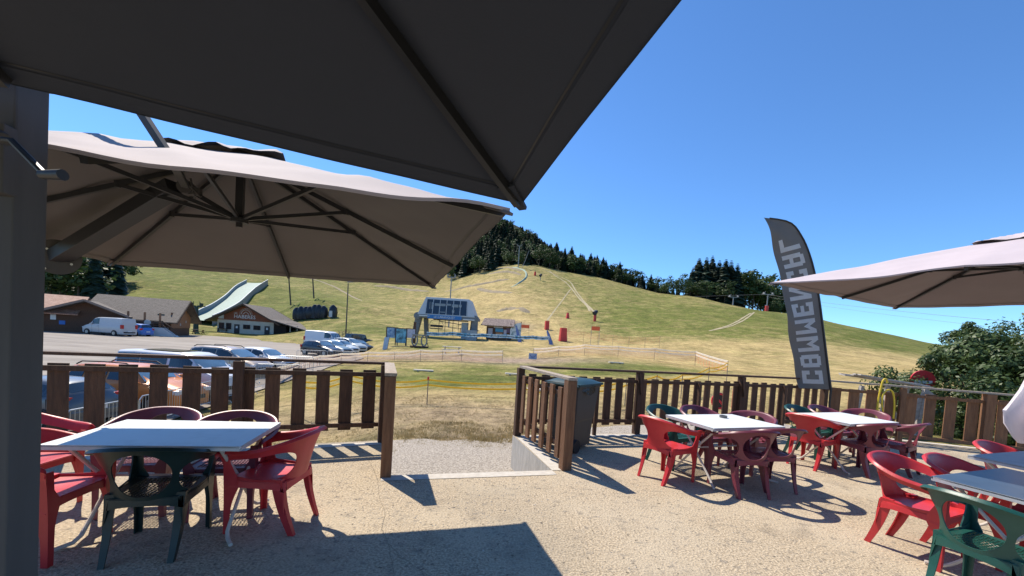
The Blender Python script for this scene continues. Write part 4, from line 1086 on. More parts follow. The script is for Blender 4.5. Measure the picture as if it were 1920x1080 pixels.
b = MB(); b.tube([(-4.0, 2, 4.3), (-4.0, 2, 7.2)], .04, 6); b.box((-4.0, 2, 4.6), (.5, .5, 1.2)); b.build('chimney', flat('flue_grey', (.12, .12, .12), .6), e)
# big chalet
p = at(262, 634, 54)
p = at(272, 634, 61.5); e = empty('wooden_chalet', (p.x, 61.5, -1.32), R(24), 'large wooden chalet with grey-brown roof behind the white van', 'building')
# ridge along x: build rotated by local swap
L_, D_ = 8.6, 8.6; HRz, HEz = 5.4, 2.7
b = MB(); b.box((0, 0, 1.5), (L_, D_, 3.0)); b.build('wall', m_plank, e)
b = MB(); b.prism([(-L_ / 2 - .03, -D_ / 2 - .02, 2.9), (-L_ / 2 - .03, D_ / 2 + .02, 2.9), (-L_ / 2 - .03, 0, HRz)], (L_ + .06, 0, 0)); b.build('gable_boarding', m_plankO, e)
b = MB(); b.box((L_ / 2 + .05, 0, 2.35), (.1, D_ + .02, 2.3)); b.build('end_cladding', m_plankO, e)
for s in (-1, 1):
    b = MB(); yo = D_ / 2 + 1.7; zb = HRz - (HRz - 2.9) / (D_ / 2) * yo; o_ = 1.2
    b.add([(-L_ / 2 - o_, 0, HRz), (L_ / 2 + o_, 0, HRz), (L_ / 2 + o_, s * yo, zb), (-L_ / 2 - o_, s * yo, zb)], [(0, 1, 2, 3)]); b.build('roof', m_tile, e, solid=.18)
    b = MB(); b.bar((L_ / 2 + o_ + .03, 0, HRz + .0), (L_ / 2 + o_ + .03, s * yo, zb), .06, .26); b.build('barge_board', m_beam, e); b = MB(); b.bar((-L_ / 2 - o_ - .03, 0, HRz), (-L_ / 2 - o_ - .03, s * yo, zb), .06, .26); b.build('barge_board', m_beam, e)
b = MB(); b.box((2.0, -D_ / 2 - 1.2, .62), (4.2, 2.2, 1.24)); b.prism([(4.1, -D_ / 2 - 2.3, 0), (5.7, -D_ / 2 - 2.3, 0), (4.1, -D_ / 2 - 2.3, 1.24)], (0, 1.4, 0)); b.build('terrace_base', m_plast2, e)
b = MB()
for k in range(5): b.box((-.1 + k * 1.04, -D_ / 2 - 2.2, 1.7), (.1, .1, 1.0))
for z in (1.55, 1.85, 2.15): b.box((2.0, -D_ / 2 - 2.2, z), (4.2, .05, .12))
b.bar((4.1, -D_ / 2 - 2.2, 2.1), (5.7, -D_ / 2 - 2.2, .8), .1, .1); b.bar((4.1, -D_ / 2 - 2.2, 1.6), (5.7, -D_ / 2 - 2.2, .3), .25, .06); b.build('railing', m_beam, e)
for x in (.1, 1.9, 3.6):
    b = MB(); b.box((x, -D_ / 2 - 1.7, 2.2), (.2, .2, 2.2)); b.build('post', m_plankO, e)
win(e, .3, -D_ / 2 - .02, 2.0, 1.1, .9); win(e, 1.9, -D_ / 2 - .02, 2.0, 1.1, .9)
b = MB(); b.box((3.2, -D_ / 2 - .05, 2.25), (.8, .08, 1.9)); b.build('door', m_glass, e)
for k, (x, y, z) in enumerate(((2.4, -D_ / 2 - 2.27, 1.9), (L_ / 2 + .12, -3.0, 2.9), (L_ / 2 + .12, -.5, 1.75), (L_ / 2 + .12, 2.0, 2.2))):
    b = MB(); b.cyl((x, y, z), .38 if k == 0 else .2, .05, 20, axis='Y' if k == 0 else 'X'); b.build('round_sign', flat('sign_grey', (.4, .4, .38), .5), e)
# far left chalet
p = at(158, 633, 55.5)
e = empty('wooden_chalet', (p.x - 3.3 * .82, 57.0 - 3.3 * .57, -1.32), R(35), 'far left chalet with orange tiled roof and white railings', 'building')
b = MB(); b.box((0, 0, 1.3), (12, 8, 2.6)); b.build('wall', m_plank, e)
for s in (-1, 1):
    b = MB(); b.add([(-8, 0, 4.9), (2.6, 0, 4.9), (2.6, s * 5.2, 2.45), (-8, s * 5.2, 2.45)], [(0, 1, 2, 3)]); b.build('roof', m_tileR, e, solid=.18)
for s in (-1, 1):
    b = MB(); b.add([(3.3, -5.8, 4.35), (3.3, 4, 4.35), (3.3 + s * 4.3, 4, 2.5), (3.3 + s * 4.3, -5.8, 2.5)], [(0, 1, 2, 3)]); b.build('roof', m_tile, e, solid=.18)
    b = MB(); b.bar((3.3, -5.83, 4.35), (3.3 + s * 4.3, -5.83, 2.5), .06, .25); b.build('barge_board', flat('greyed_board', (.22, .16, .13), .8), e)
b = MB(); b.prism([(-.4, -4.1, 2.55), (7.0, -4.1, 2.55), (3.3, -4.1, 4.2)], (0, .1, 0)); b.box((3.3, -3.9, 1.3), (6.8, .4, 2.6)); b.build('gable_boarding', m_plank, e)
b = MB()
for z in (.5, .95, 1.4, 1.85): b.box((-3.6, -4.3, z), (5.6, .05, .07))
for k in range(5): b.box((-6.2 + k * 1.3, -4.3, 1.1), (.08, .08, 1.7))
b.build('railing', flat('pale_railing', (.42, .40, .37), .6), e)
b = MB(); b.box((.2, -4.15, 1.9), (.5, .04, .65)); b.build('notice', m_white, e)
b = MB(); b.box((1.0, -4.15, 1.25), (.55, .04, .5)); b.build('blue_sign', flat('sign_blue', (.03, .16, .50), .5), e)
# low retaining wall right of the chalet
p, q = at(600, 622, 92), at(648, 624, 84)
e = empty('retaining_wall', (0, 0, 0), 0, 'low pinkish retaining wall behind the bicycle van', 'wall')
b = MB(); b.bar((p.x, p.y, .1), (q.x, q.y, .1), .5, 3.1); b.build('wall_body', mat('pinkish_render', (.42, .33, .28), .9, scale=1.5, col2=(.5, .41, .35)), e)
# ------------------------------------------------------------------ sledge chute on the slope
m_chute = mat('chute_mat', (.13, .22, .18), .7, scale=1.5, col2=(.25, .35, .30), bump=.2, stretch=(1, 1, 1))
m_chw = flat('chute_wall', (.20, .235, .27), .6)
cl_ = [(405, 604, 88), (430, 596, 92), (468, 578, 100), (455, 566, 106), (478, 548, 118), (497, 536, 128)]
rt = [on(u, v, 60) for u, v in ((398, 611), (420, 600), (447, 583), (467, 563), (482, 549), (502, 535))]
lt = [on(u, v, 60) for u, v in ((362, 608), (372, 600), (397, 587), (422, 568), (442, 548), (462, 536))]
for q in rt + lt: q.z += 1.3
e = empty('sledge_chute', (0, 0, 0), 0, 'pale green sledge run with raised side walls behind the chalets', 'sledge run')
b = MB(); b.grid(lambda i, j: crom(lt, i / 40).lerp(crom(rt, i / 40), j / 8) + Vector((0, 0, -.25 * math.sin(PI * j / 8))), 40, 8); b.build('sliding_surface', m_chute, e, smooth=True)
for nm, L_ in (('side_wall', lt), ('side_wall', rt)):
    b = MB()
    for k in range(40): a_, c_ = crom(L_, k / 40), crom(L_, (k + 1) / 40); b.bar(a_ + Vector((0, 0, -.1)), c_ + Vector((0, 0, -.1)), .12, 2.4)
    w_ = b.build(nm, m_chw, e)
    b = MB(); b.tube([crom(L_, k / 40) + Vector((0, 0, 1.12)) for k in range(41)], .11, 6); b.build('coping', m_white, w_)
# ------------------------------------------------------------------ chairlift station
p = at(840, 628, 72)
e = empty('chairlift_station', (p.x, 72, T(p.x, 72) - .1), R(-3), 'chairlift station of grey columns carrying a glazed white cab', 'lift station')
zb, zt = 3.55, 7.0
m_cab = flat('cab_grey_white', (.50, .52, .54), .4); m_steel = mat('station_grey_steel', (.14, .15, .16), .5, scale=2, col2=(.22, .23, .24))
b = MB(); Wc, Wt, Dc = 5.0, 3.75, 2.6
vsx = [(-Wc, -Dc, zb + .35), (Wc, -Dc, zb + .35), (Wc, Dc, zb + .35), (-Wc, Dc, zb + .35), (-Wt, -Dc + .5, zt), (Wt, -Dc + .5, zt), (Wt, Dc - .5, zt), (-Wt, Dc - .5, zt)]
b.add(vsx, [(3, 2, 1, 0), (4, 5, 6, 7), (0, 1, 5, 4), (1, 2, 6, 5), (2, 3, 7, 6), (3, 0, 4, 7)]); b.build('cab', m_cab, e, bevel=.08)
b = MB()
def cabf(x, z): k = (z - zb - .35) / (zt - zb - .35); return (x, -Dc + .5 * k - .03, z)
b.add([cabf(-3.65, zb + .55), cabf(3.65, zb + .55), cabf(3.55, zt - .38), cabf(-3.55, zt - .38)], [(0, 1, 2, 3)])
g_ = b.build('glazing', mat('cab_glass', (.02, .03, .045), .1, var=.3, scale=1, spec=.7), e, solid=.02)
b = MB()
for k in range(7): x = -3.6 + k * 1.2; b.bar((cabf(x, zb + .5)[0], cabf(x, zb + .5)[1] - .03, zb + .5), (x * .97, cabf(x, zt - .35)[1] - .03, zt - .35), .09, .05)
b.build('mullion', m_cab, g_)
for (x, z, w, h) in ((-2.9, 5.3, .10, 1.7), (-2.5, 5.3, .22, 1.6), (-1.15, 5.75, 1.9, .42), (.35, 5.85, .8, .3), (1.45, 5.7, 1.1, .5), (2.35, 5.75, .5, .45), (-.6, 4.5, .9, .14), (1.2, 4.75, .4, .5)): b = MB(); q = cabf(x, z); b.box((q[0], q[1] - .045, z), (w, .02, h)); b.build('painted_light_pane', flat('painted_daylight', (.22, .26, .29), .5), g_)  # pale panels paint the daylight coming through the cab's far windows
b = MB(); b.box((0, -.1, zb + .1), (10.6, 4.9, .5)); b.build('platform_beam', m_steel, e, bevel=.04)
for s, nm in ((-1, 'l'), (1, 'r')):
    b = MB(); b.cyl((s * 5.05, -1.9, zb + .1), .62, .9, 20, axis='Y'); b.cyl((s * 5.05, -2.4, zb + .1), .4, .2, 16, axis='Y', material=None); b.build('drive_housing', m_steel, e, smooth=True)
    b = MB(); b.bar((s * 4.9, -1.6, zb), (s * 5.6 if s < 0 else 5.0, -1.6, 0), 1.0, 1.0, up=(0, 1, 0), w2=.9, h2=.9); b.bar((s * 4.3, .6, zb), (s * 4.0, .6, 0), .7, .7, up=(0, 1, 0)); b.build('column', mat('station_concrete', (.14, .145, .15), .8, scale=2, col2=(.22, .22, .22)), e)
b = MB(); b.box((-.2, -2.72, zb + .05), (5.9, .08, .62)); sb = b.build('sign_board', flat('lift_sign_blue', (.015, .15, .42), .4), e)
text_mesh('lettering', 'LE CARANQUET', .50, m_white, sb, Matrix.Translation((-.2, -2.78, zb + .05)) @ Matrix.Rotation(PI / 2, 4, 'X'), .008)
b = MB(); b.box((-3.7, -2.72, zb + .15), (1.8, .08, .16)); b.box((4.0, -2.72, zb - .1), (2.0, .08, .16)); b.build('white_trim', m_white, e)
b = MB()
for x in (-1.6, -.5, .9, 1.9):
    b.tube([(x, -.5, zb - .1), (x, -.6, 1.4), (x + .05, -.6, .5)], .05, 6)
b.bar((-2.2, -.5, 2.2), (2.6, -.5, 1.9), .07, .07); b.bar((-1.6, -.5, 3.0), (2.4, -.5, 2.6), .12, .12); b.bar((-2.6, -.6, zb - .3), (3.6, -.6, zb - .35), .3, .16); b.build('gate_frame', flat('gate_grey', (.1, .11, .11), .5), e)
b = MB(); b.box((3.1, -.9, 1.5), (1.1, .8, 3.0)); b.build('lattice_cabinet', mat('lattice_grey', (.3, .32, .33), .6, scale=6, col2=(.5, .52, .53)), e)
b = MB(); b.box((2.35, -1.1, 1.2), (.14, .1, 1.6)); b.build('orange_post', flat('orange_marking', (.7, .16, .04), .5), e)
b = MB(); b.box((4.7, -3.0, .75), (1.7, 1.0, 1.9)); b.build('control_cabinet', mat('cabinet_grey', (.28, .30, .31), .6, scale=3, col2=(.38, .40, .41)), e, bevel=.03)
# suspended chair
ec = empty('lift_chair', (p.x - 2.0, 71.0, T(p.x, 72)), 0, 'empty lift chair hanging under the chairlift station', 'lift chair', 'lift chairs')
def lift_chair(e):
    b = MB(); b.box((0, 0, 1.55), (2.2, .45, .16)); b.build('seat', flat('chair_black', (.03, .03, .03), .6), e)
    b = MB(); b.tube([(-1.1, 0, 1.5), (-1.25, 0, 2.2), (-.9, .1, 2.9), (0, .1, 3.1), (.9, .1, 2.9), (1.25, 0, 2.2), (1.1, 0, 1.5)], .04, 6); b.tube([(0, .1, 3.1), (0, .2, 4.2)], .05, 6); b.build('hanger', m_steel, e)
    b = MB(); b.box((0, .25, 2.0), (2.2, .06, .4)); b.build('backrest', flat('chair_black', (.03, .03, .03), .6), e)
lift_chair(ec)
# kiosk
p = at(934, 632, 71)
e = empty('ticket_kiosk', (p.x, 73, T(p.x, 73) - .1), R(-4), 'small timber lift kiosk with shingle roof and pasted posters', 'kiosk')
b = MB(); b.box((.1, 0, 1.15), (4.4, 2.6, 2.3)); b.build('wall', m_plank, e)
b = MB(); b.add([(-3.0, -2.2, 2.35), (2.9, -2.2, 2.35), (2.7, .6, 3.7), (-2.8, .6, 3.7)], [(0, 1, 2, 3)]); b.add([(-2.8, .6, 3.7), (2.7, .6, 3.7), (2.9, 2.3, 2.5), (-3, 2.3, 2.5)], [(0, 1, 2, 3)]); b.build('roof', mat('mottled_shingles', (.10, .07, .06), .9, scale=7, col2=(.32, .25, .22), thr=(.42, .58)), e, solid=.12)
for x, z, w, h, c in ((-1.4, 1.1, .8, 1.7, (.50, .45, .48)), (.2, 1.7, 1.4, .6, (.08, .3, .45)), (.2, 1.1, 1.2, .4, (.45, .22, .10)), (1.25, 1.2, .5, 1.3, (.45, .42, .48)), (1.8, 1.75, .7, .8, (.16, .10, .16)), (.0, 2.2, 1.6, .22, (.55, .55, .58)), (-1.3, .6, .4, .5, (.6, .6, .6))):
    b = MB(); b.box((x, -1.33, z), (w, .05, h)); b.build('poster', flat('poster_%d' % int(x * 10 + z * 100), c, .6), e)
ep = empty('piste_map_board', (p.x + 3.0, 71.2, T(p.x + 3, 71)), R(-4), 'white piste map board beside the kiosk', 'map board')
b = MB(); b.box((-.9, 0, 1.5), (.12, .12, 3.0)); b.box((.9, 0, 1.7), (.12, .12, 3.4)); b.build('post', m_plank, ep)
b = MB(); b.prism([(-.95, -.1, .5), (.95, -.1, .5), (.95, -.1, 3.2), (.2, -.1, 3.1), (-.5, -.1, 2.7), (-.95, -.1, 2.0)], (0, .05, 0)); b.build('map_panel', mat('map_print', (.62, .66, .66), .5, scale=1.4, col2=(.12, .22, .2), thr=(.5, .62)), ep)
# info boards left of the station
def board(name, u, v, Y, w, h, zb_, rz, mt_, label, posts=True, frame=None):
    p = on(u, v, 30); p = at(u, v, Y); e = empty(name, (p.x, Y, T(p.x, Y)), rz, label, 'board')
    b = MB(); b.box((0, 0, zb_ + h / 2), (w, .05, h)); b.build('panel', mt_, e)
    b = MB()
    if frame is None:
        for s in (-1, 1): b.box((s * (w / 2 + .05), 0, (zb_ + h) / 2), (.1, .1, zb_ + h))
        b.box((0, 0, zb_ + h + .04), (w + .2, .1, .08)); b.build('frame', m_beam, e)
    return e
mp1 = mat('poster_blue', (.06, .16, .36), .5, scale=2.2, col2=(.35, .5, .62), thr=(.4, .6))
mp2 = mat('poster_landscape', (.03, .06, .06), .5, scale=1.6, col2=(.20, .50, .62), thr=(.38, .6))
mp3 = mat('poster_pale', (.36, .34, .42), .5, scale=2.5, col2=(.62, .60, .62))
board('info_board', 734, 650, 50, 1.3, 1.25, 1.0, R(35), mp1, 'blue information board, leftmost of the lift area boards')
board('info_board', 751, 650, 50, 1.25, 1.75, .35, R(2), mp2, 'tall information board with landscape picture near the lift')
board('info_board', 769, 650, 50, 1.1, 1.1, 1.0, R(-5), mp3, 'pale paper-covered information board right of the landscape one')
e = empty('leaning_banner', tuple(on(721, 656, 35)), R(-10), 'narrow pale blue banner standing by the information boards', 'banner')
b = MB(); b.prism([(-.28, 0, 0), (.28, 0, 0), (.45, .1, 1.5), (-.12, .1, 1.5)], (0, .05, 0)); b.build('banner_sail', mat('banner_paleblue', (.30, .42, .55), .6, scale=3, col2=(.45, .55, .62)), e)
b = MB(); b.tube([(.3, .08, 0), (.47, .15, 1.55)], .02, 6); b.build('pole', m_beam, e)
p = at(786, 645, 48); e = empty('arch_sculpture', (p.x, 48, T(p.x, 48)), R(10), 'grey double-loop chair sculpture by the information boards', 'sculpture')
b = MB()
for s in (-1, 1): b.tube([(s * .55 + .32 * math.sin(2 * PI * k / 18), 0, .85 + .62 * math.cos(2 * PI * k / 18)) for k in range(19)], .09, 8)
b.box((0, 0, 1.5), (1.7, .3, .14)); b.build('loop', mat('sculpture_grey', (.18, .17, .16), .7, scale=4, col2=(.3, .28, .26)), e)
b = MB(); b.box((0, 0, .12), (2.1, .9, .16)); b.bar((1.1, 0, .1), (.7, 0, 1.3), .06, .06); b.build('base', m_beam, e)
b_ = at(777, 628, 55); e = empty('wooden_post', (b_.x, 55, T(b_.x, 55)), 0, 'brown wooden gatepost in front of the left lift column', 'post'); b = MB(); b.box((0, 0, 1.4), (.3, .3, 2.8)); b.box((0, 0, 2.83), (.34, .34, .06)); b.build('post', m_plank, e)
# ------------------------------------------------------------------ pylons, poles, cables
m_py = flat('pylon_grey', (.24, .25, .26), .5)
def pylon(u, vb, vt, Y, arm, label, r=.22, pad=None, lean=0, name='lift_pylon', grp='lift pylons', m_=None):
    p = at(u, vb, Y); t = at(u, vt, Y); e = empty(name, (p.x, Y, min(p.z, T(p.x, Y))), 0, label, 'pylon', grp); h = t.z - e.location.z
    b = MB(); b.tube([(0, 0, 0), (lean, 0, h)], [r, r * .7], 10); b.build('mast', m_ or m_py, e, smooth=True)
    if arm:
        b = MB(); b.bar((lean - arm, 0, h), (lean + arm, 0, h), .2, .25)
        for s in (-1, 1): b.bar((lean + s * arm, -.9, h + .15), (lean + s * arm, .9, h + .15), .16, .18); b.box((lean + s * arm, 0, h + .45), (.12, .8, .5)); b.bar((lean + s * arm, 0, h), (lean + s * arm * .6, 0, h + 1.0), .08, .08)
        b.build('crossarm', m_ or m_py, e)
    if pad:
        b = MB(); b.cyl((0, 0, pad / 2), r + .35, pad, 10); b.build('safety_pad', m_redp, e, bevel=.03)
    return e
m_redp = mat('red_safety_mat', (.50, .035, .03), .6, scale=2, col2=(.62, .06, .045), bump=.1)
pylon(1374, 572, 557, 150, 1.5, 'left one of two lift pylons in front of the crest copse')
pylon(1437, 584, 552, 140, 1.5, 'right one of two lift pylons by the crest copse, with red pad', pad=2.0)
pylon(972, 493, 461, 205, 1.2, 'grey lift pylon at the top of the slope under the ridge forest', r=.25)
pylon(980, 494, 469, 204, 0, 'thin slanting pole beside the pylon at the top of the slope', r=.12, lean=2.8, name='slanting_pole', grp=None)
pylon(367, 621, 575, 75, .9, 'dark green lift pylon beside the large chalet', r=.45, m_=flat('dark_green_steel', (.012, .04, .028), .5))
pylon(842, 600, 520, 95, .9, 'slim grey pylon rising behind the chairlift station', r=.16)
pylon(546, 556, 514, 112, 1.1, 'leaning ski tow pylon left of its neighbour on the slope', r=.2, lean=-1.0, m_=flat('weathered_dark_wood', (.05, .045, .04), .8))
pylon(589, 555, 505, 115, 1.1, 'leaning ski tow pylon right of its neighbour on the slope', r=.2, lean=-.9, m_=flat('weathered_dark_wood', (.05, .045, .04), .8))
e = pylon(648, 636, 531, 66, 0, 'tall thin street lamp at the back of the car park', r=.11, name='street_lamp', grp=None, m_=flat('lamp_pole_dark', (.06, .055, .05), .6)); e['category'] = 'street lamp'
b = MB(); b.bar((-.1, 0, 9.3), (.9, 0, 9.4), .25, .12); b.build('lamp_head', m_py, e)
def cable(u0, v0, Y0, u1, v1, Y1, lab, r=.03, sag=.0):
    a, c = at(u0, v0, Y0), at(u1, v1, Y1); b = MB(); b.tube([a.lerp(c, k / 16) - Vector((0, 0, sag * 4 * (k / 16) * (1 - k / 16))) for k in range(17)], r, 5)
    return tag(b.build('cable', flat('cable_grey', (.14, .14, .15), .6)), lab, 'cable')
cable(1300, 556, 152, 1437, 552, 140, 'lift cable running between the two pylons by the copse', .04)
cable(1437, 552, 140, 2000, 612, 60, 'upper overhead cable crossing the sky on the right', .03, .6)
cable(1437, 556, 140, 2000, 628, 60, 'lower overhead cable crossing the sky on the right', .022, .6)
# snow-making gear, pads, hoses
def snowgun(u, v, Y, s, label, padded=False, col=(.02, .022, .03)):
    p = on(u, v, 50); Y = p.y; e = empty('snow_gun', (p.x, Y, T(p.x, Y)), 0, label, 'snow gun', 'snow guns on the slope')
    b = MB(); b.tube([(0, 0, 0), (0, 0, 2.2 * s)], .16 * s, 8); b.build('stand', m_py, e)
    b = MB(); b.tube([(-.5 * s, -.5 * s, 2.3 * s), (.1 * s, 0, 2.7 * s), (.5 * s, .5 * s, 3.0 * s)], [.55 * s, .62 * s, .45 * s], 14); b.box((0, 0, 2.1 * s), (.7 * s, .6 * s, .8 * s)); b.build('covered_fan', flat('gun_cover', col, .6), e, smooth=True)
    b = MB(); b.cyl((0, 0, 3.25 * s), .3 * s, .12 * s, 12); b.build('cap', m_white, e)
    if padded: b = MB(); b.cyl((0, 0, .9 * s), .42 * s, 1.8 * s, 10); b.build('safety_pad', m_redp, e)
    return e
snowgun(1115, 603, 88, .85, 'snow gun on a red padded stand in mid slope', True)
snowgun(1013, 527, 150, .85, 'small dark covered snow gun high on the slope')
def pad(u, v, Y, w, h, d, label, tw=.8):
    p = on(u, v, 50); w, h, d = [q * (p.y / Y) for q in (w, h, d)]; Y = p.y; e = empty('red_crash_mat', (p.x, Y, T(p.x, Y) - .03), R(15), label, 'crash mat', 'red crash mats on the piste')
    b = MB(); b.box((0, 0, h / 2), (w, d, h), tz=tw); b.build('pad', m_redp, e, bevel=.05)
    b = MB(); b.box((0, -d / 2 * tw - .02, h * .8), (w * .5, .03, .12)); b.build('strap', m_white if 0 else m_redp, e)
    return e
pad(1055, 640, 60, 1.1, 2.0, .8, 'big bright red crash mat right of the blue flags')
pad(1025, 618, 78, .75, 1.7, .7, 'red crash mat at the foot of the slanting pale track', .95)
pad(1064, 597, 92, .7, 1.3, .8, 'small red crash mat left of the snow gun', .5)
pad(1003, 517, 168, .8, 1.6, .8, 'tiny red crash mat high on the slope')
pad(1401, 577, 138, 1.2, 1.6, .8, 'tiny red crash mat at the top of the double track')
def bflag(u, v, Y, h, label, rz=0, lean=-.5):
    p = at(u, v, Y); e = empty('feather_flag', (p.x, Y, T(p.x, Y)), rz, label, 'flag', 'blue feather flags at the lift')
    b = MB(); L = [(0, 0), (.62, 0), (.55, .35), (.35, .75), (0.05, 1.0), (-.12, .95), (-.12, .5)]
    b.prism([(x * .9 + lean * z, 0, z * h + .1) for x, z in L], (0, .03, 0)); b.build('flag_sail', mat('blue_flag_print', (.09, .16, .42), .6, scale=3, col2=(.40, .46, .60), thr=(.55, .62)), e)
    b = MB(); b.tube([(.6, 0, -.1), (.58, 0, .3), (lean + .1, 0, h + .1)], .03, 6); b.build('pole', m_py, e)
bflag(972, 630, 66, 2.7, 'blue feather flag just right of the kiosk map board'); bflag(1031, 634, 62, 2.2, 'blue feather flag beside the big red crash mat')
for (u, v, Y, w, lab) in ((983, 612, 80, 2.0, 'orange safety panel to the left, beyond the blue flag'), (1117, 616, 64, 1.3, 'orange safety panel in mid slope below the snow gun')):
    p = at(u, v, Y); e = empty('orange_panel', (p.x, Y, T(p.x, Y)), 0, lab, 'panel'); zc_ = max(p.z - T(p.x, Y), 1.0)
    b = MB(); b.box((0, 0, zc_), (w, .04, .62)); b.build('panel', flat('orange_panel', (.75, .13, .04), .6), e)
    b = MB(); [b.tube([(s * w / 2, .04, 0), (s * w / 2, .04, zc_ + .4)], .03, 6) for s in (-1, 1)]; b.build('pole', m_py, e)
# covered snow guns row on the bank behind the chalet
rr = random.Random(4)
for k in range(8):
    u = 556 + k * 8.2 + (10 if k == 7 else 0); p = at(u, 600, 97); e = empty('covered_machine', (p.x, 97, T(p.x, 97)), rr.uniform(-.4, .4), 'machine under a black cover in the row on the bank behind the chalet' if k < 7 else 'separate black-covered machine with a pale front, right end of the row', 'machine', 'black-covered machines on the bank' if k < 7 else None)
    b = MB(); s = 1.0 + .2 * rr.random(); b.tube([(0, 0, 0), (.1, 0, 1.2 * s), (.15, -.2, 2.3 * s), (.1, -.3, 2.9 * s)], [.8 + .3 * rr.random(), 1.0 + .3 * rr.random(), .85, .25], 9); b.build('cover', mat('black_tarpaulin', (.012, .014, .018), .45, scale=3, col2=(.05, .055, .06), thr=(.55, .7), bump=.4), e, smooth=True)
    if k == 7: b = MB(); b.box((0, -1.15, .8), (.7, .25, 1.5)); b.build('pale_box', m_plast2, e)
# picnic tables
def picnic(u, v, Y, rz, label, m_):
    p = at(u, v, Y); e = empty('picnic_table', (p.x, Y, T(p.x, Y)), rz, label, 'picnic table', 'picnic tables')
    b = MB(); b.box((0, 0, .75), (1.9, .75, .06)); b.build('tabletop', m_, e)
    for s in (-1, 1):
        b = MB(); b.box((0, s * .72, .45), (1.9, .26, .05)); b.build('bench', m_, e)
        b = MB(); b.bar((s * .7, -.55, 0), (s * .7, .3, .72), .1, .05); b.bar((s * .7, .55, 0), (s * .7, -.3, .72), .1, .05); b.box((s * .7, 0, .40), (.05, 1.6, .1)); b.build('leg', m_, e)
m_pale = mat('bleached_wood', (.50, .45, .36), .8, scale=5, col2=(.64, .58, .48))
picnic(847, 664, 41, R(3), 'bleached picnic table on the grass below the lift station', m_pale)
picnic(417, 625, 80, R(20), 'dark picnic table at the left corner of the sign chalet', m_beam); picnic(372, 624, 72, R(60), 'dark picnic table beside the green lift pylon', m_beam)
# flat pale boards lying in the grass
for (u, v, lab) in ((794, 697, 'pale board lying in the grass by the gate post'), (1015, 735, 'pale slab leaning in the grass behind the gate corner'), (1155, 682, 'thin pale board lying in the green grass'), (966, 704, 'pale plank lying in grass left of the gate corner')):
    p = on(u, v, 10); e = empty('pale_board', (p.x, p.y, p.z + .05), R(8), lab, 'board'); b = MB(); b.box((0, 0, .05), (1.3, .35, .08)); b.box((.35, .0, .0), (.1, .3, .08)); b.box((-.35, .0, .0), (.1, .3, .08)); b.build('plank', m_pale, e, bevel=.01)
# ------------------------------------------------------------------ tapes, nets, their stakes
m_net = mat('orange_net', (.68, .15, .08), .7, var=.1, scale=3); m_tape = flat('white_tape', (.95, .88, .76), .6, transl=.6); m_yel = flat('yellow_tape', (.85, .62, .05), .5, transl=.4); m_stk = flat('stake', (.30, .22, .16), .7)
def net_mat(name, c, alpha):
    M = mat(name, c, .7, var=.1, scale=3); n, l = M.node_tree.nodes, M.node_tree.links
    tc = n.new('ShaderNodeTexCoord'); g = n.new('ShaderNodeTexBrick'); g.inputs['Scale'].default_value = 9; g.inputs['Mortar Size'].default_value = alpha; g.offset = 0
    mp = n.new('ShaderNodeMapping'); mp.inputs['Rotation'].default_value = (R(90), 0, 0); l.new(tc.outputs['Object'], mp.inputs[0]); l.new(mp.outputs[0], g.inputs[0])
    tr = n.new('ShaderNodeBsdfTransparent'); mx = n.new('ShaderNodeMixShader'); l.new(g.outputs['Fac'], mx.inputs[0]); l.new(tr.outputs[0], mx.inputs[1]); l.new(n['Principled BSDF'].outputs[0], mx.inputs[2]); l.new(mx.outputs[0], n['Material Output'].inputs[0]); return M
m_mesh = net_mat('orange_mesh', (.75, .16, .08), .014)
def netline(name, pts, label, h=1.0, tapes=(1.0, .72), m_t=None, net=True, r=.022, sag=.12, grp=None, stake_h=None, w=.15):
    """pts: (u, v_top, Y) for each stake top"""
    P_ = [at(*q) for q in pts]; e = empty(name, (0, 0, 0), 0, label, 'barrier' if name != 'tape_line' else 'tape')
    for p in P_:
        g = T(p.x, p.y); b = MB(); b.tube([(p.x, p.y, g - .05), (p.x, p.y, p.z + .06)], .018, 6); b.build('stake', m_stk, e)
    for k_, th in enumerate(tapes):
        b = MB()
        for i in range(len(P_) - 1):
            n = 10; q = []
            for k in range(n + 1):
                s = k / n; p = P_[i].lerp(P_[i + 1], s); p.z -= sag * 4 * s * (1 - s) * (1.0 + .4 * math.sin(i * 2.3)) + (1 - th) * h; q.append(p)
            for k in range(n): b.bar(q[k], q[k + 1], .05 if w > .1 else .012, w)
        b.build('tape', m_t or m_tape, e)
    if net:
        b = MB()
        for i in range(len(P_) - 1):
            n = 8; 
            def f(a_, j, i=i):
                s = a_ / n; p = P_[i].lerp(P_[i + 1], s); g = T(p.x, p.y); zt_ = p.z - sag * 4 * s * (1 - s); return (p.x, p.y + .02, zt_ + (max(g + .05, zt_ - h) - zt_) * j / 3)
            b.grid(f, n, 3)
        b.build('mesh_net', m_mesh, e, fix=False)
    return e
netline('net_barrier', [(505, 694, 22), (525, 690, 23), (572, 676, 29), (600, 668, 31), (640, 664, 33), (690, 661, 34), (740, 661, 34), (789, 657, 34), (830, 658, 34), (866, 657, 34), (943, 659, 34)], 'orange net with white tapes, from the car park to mid meadow', sag=.05)
netline('net_barrier', [(1001, 654, 38), (1048, 650, 40), (1097, 647, 42), (1160, 650, 42), (1228, 654, 41), (1305, 660, 39), (1365, 678, 32)], 'orange net with white tapes, right half across the meadow', sag=.08)
netline('net_barrier', [(1065, 620, 66), (1095, 622, 64), (1122, 624, 62), (1150, 628, 60), (1180, 632, 58), (1210, 632, 58), (1238, 630, 60)], 'faint orange net with thin stakes in mid slope', tapes=(), sag=.05)
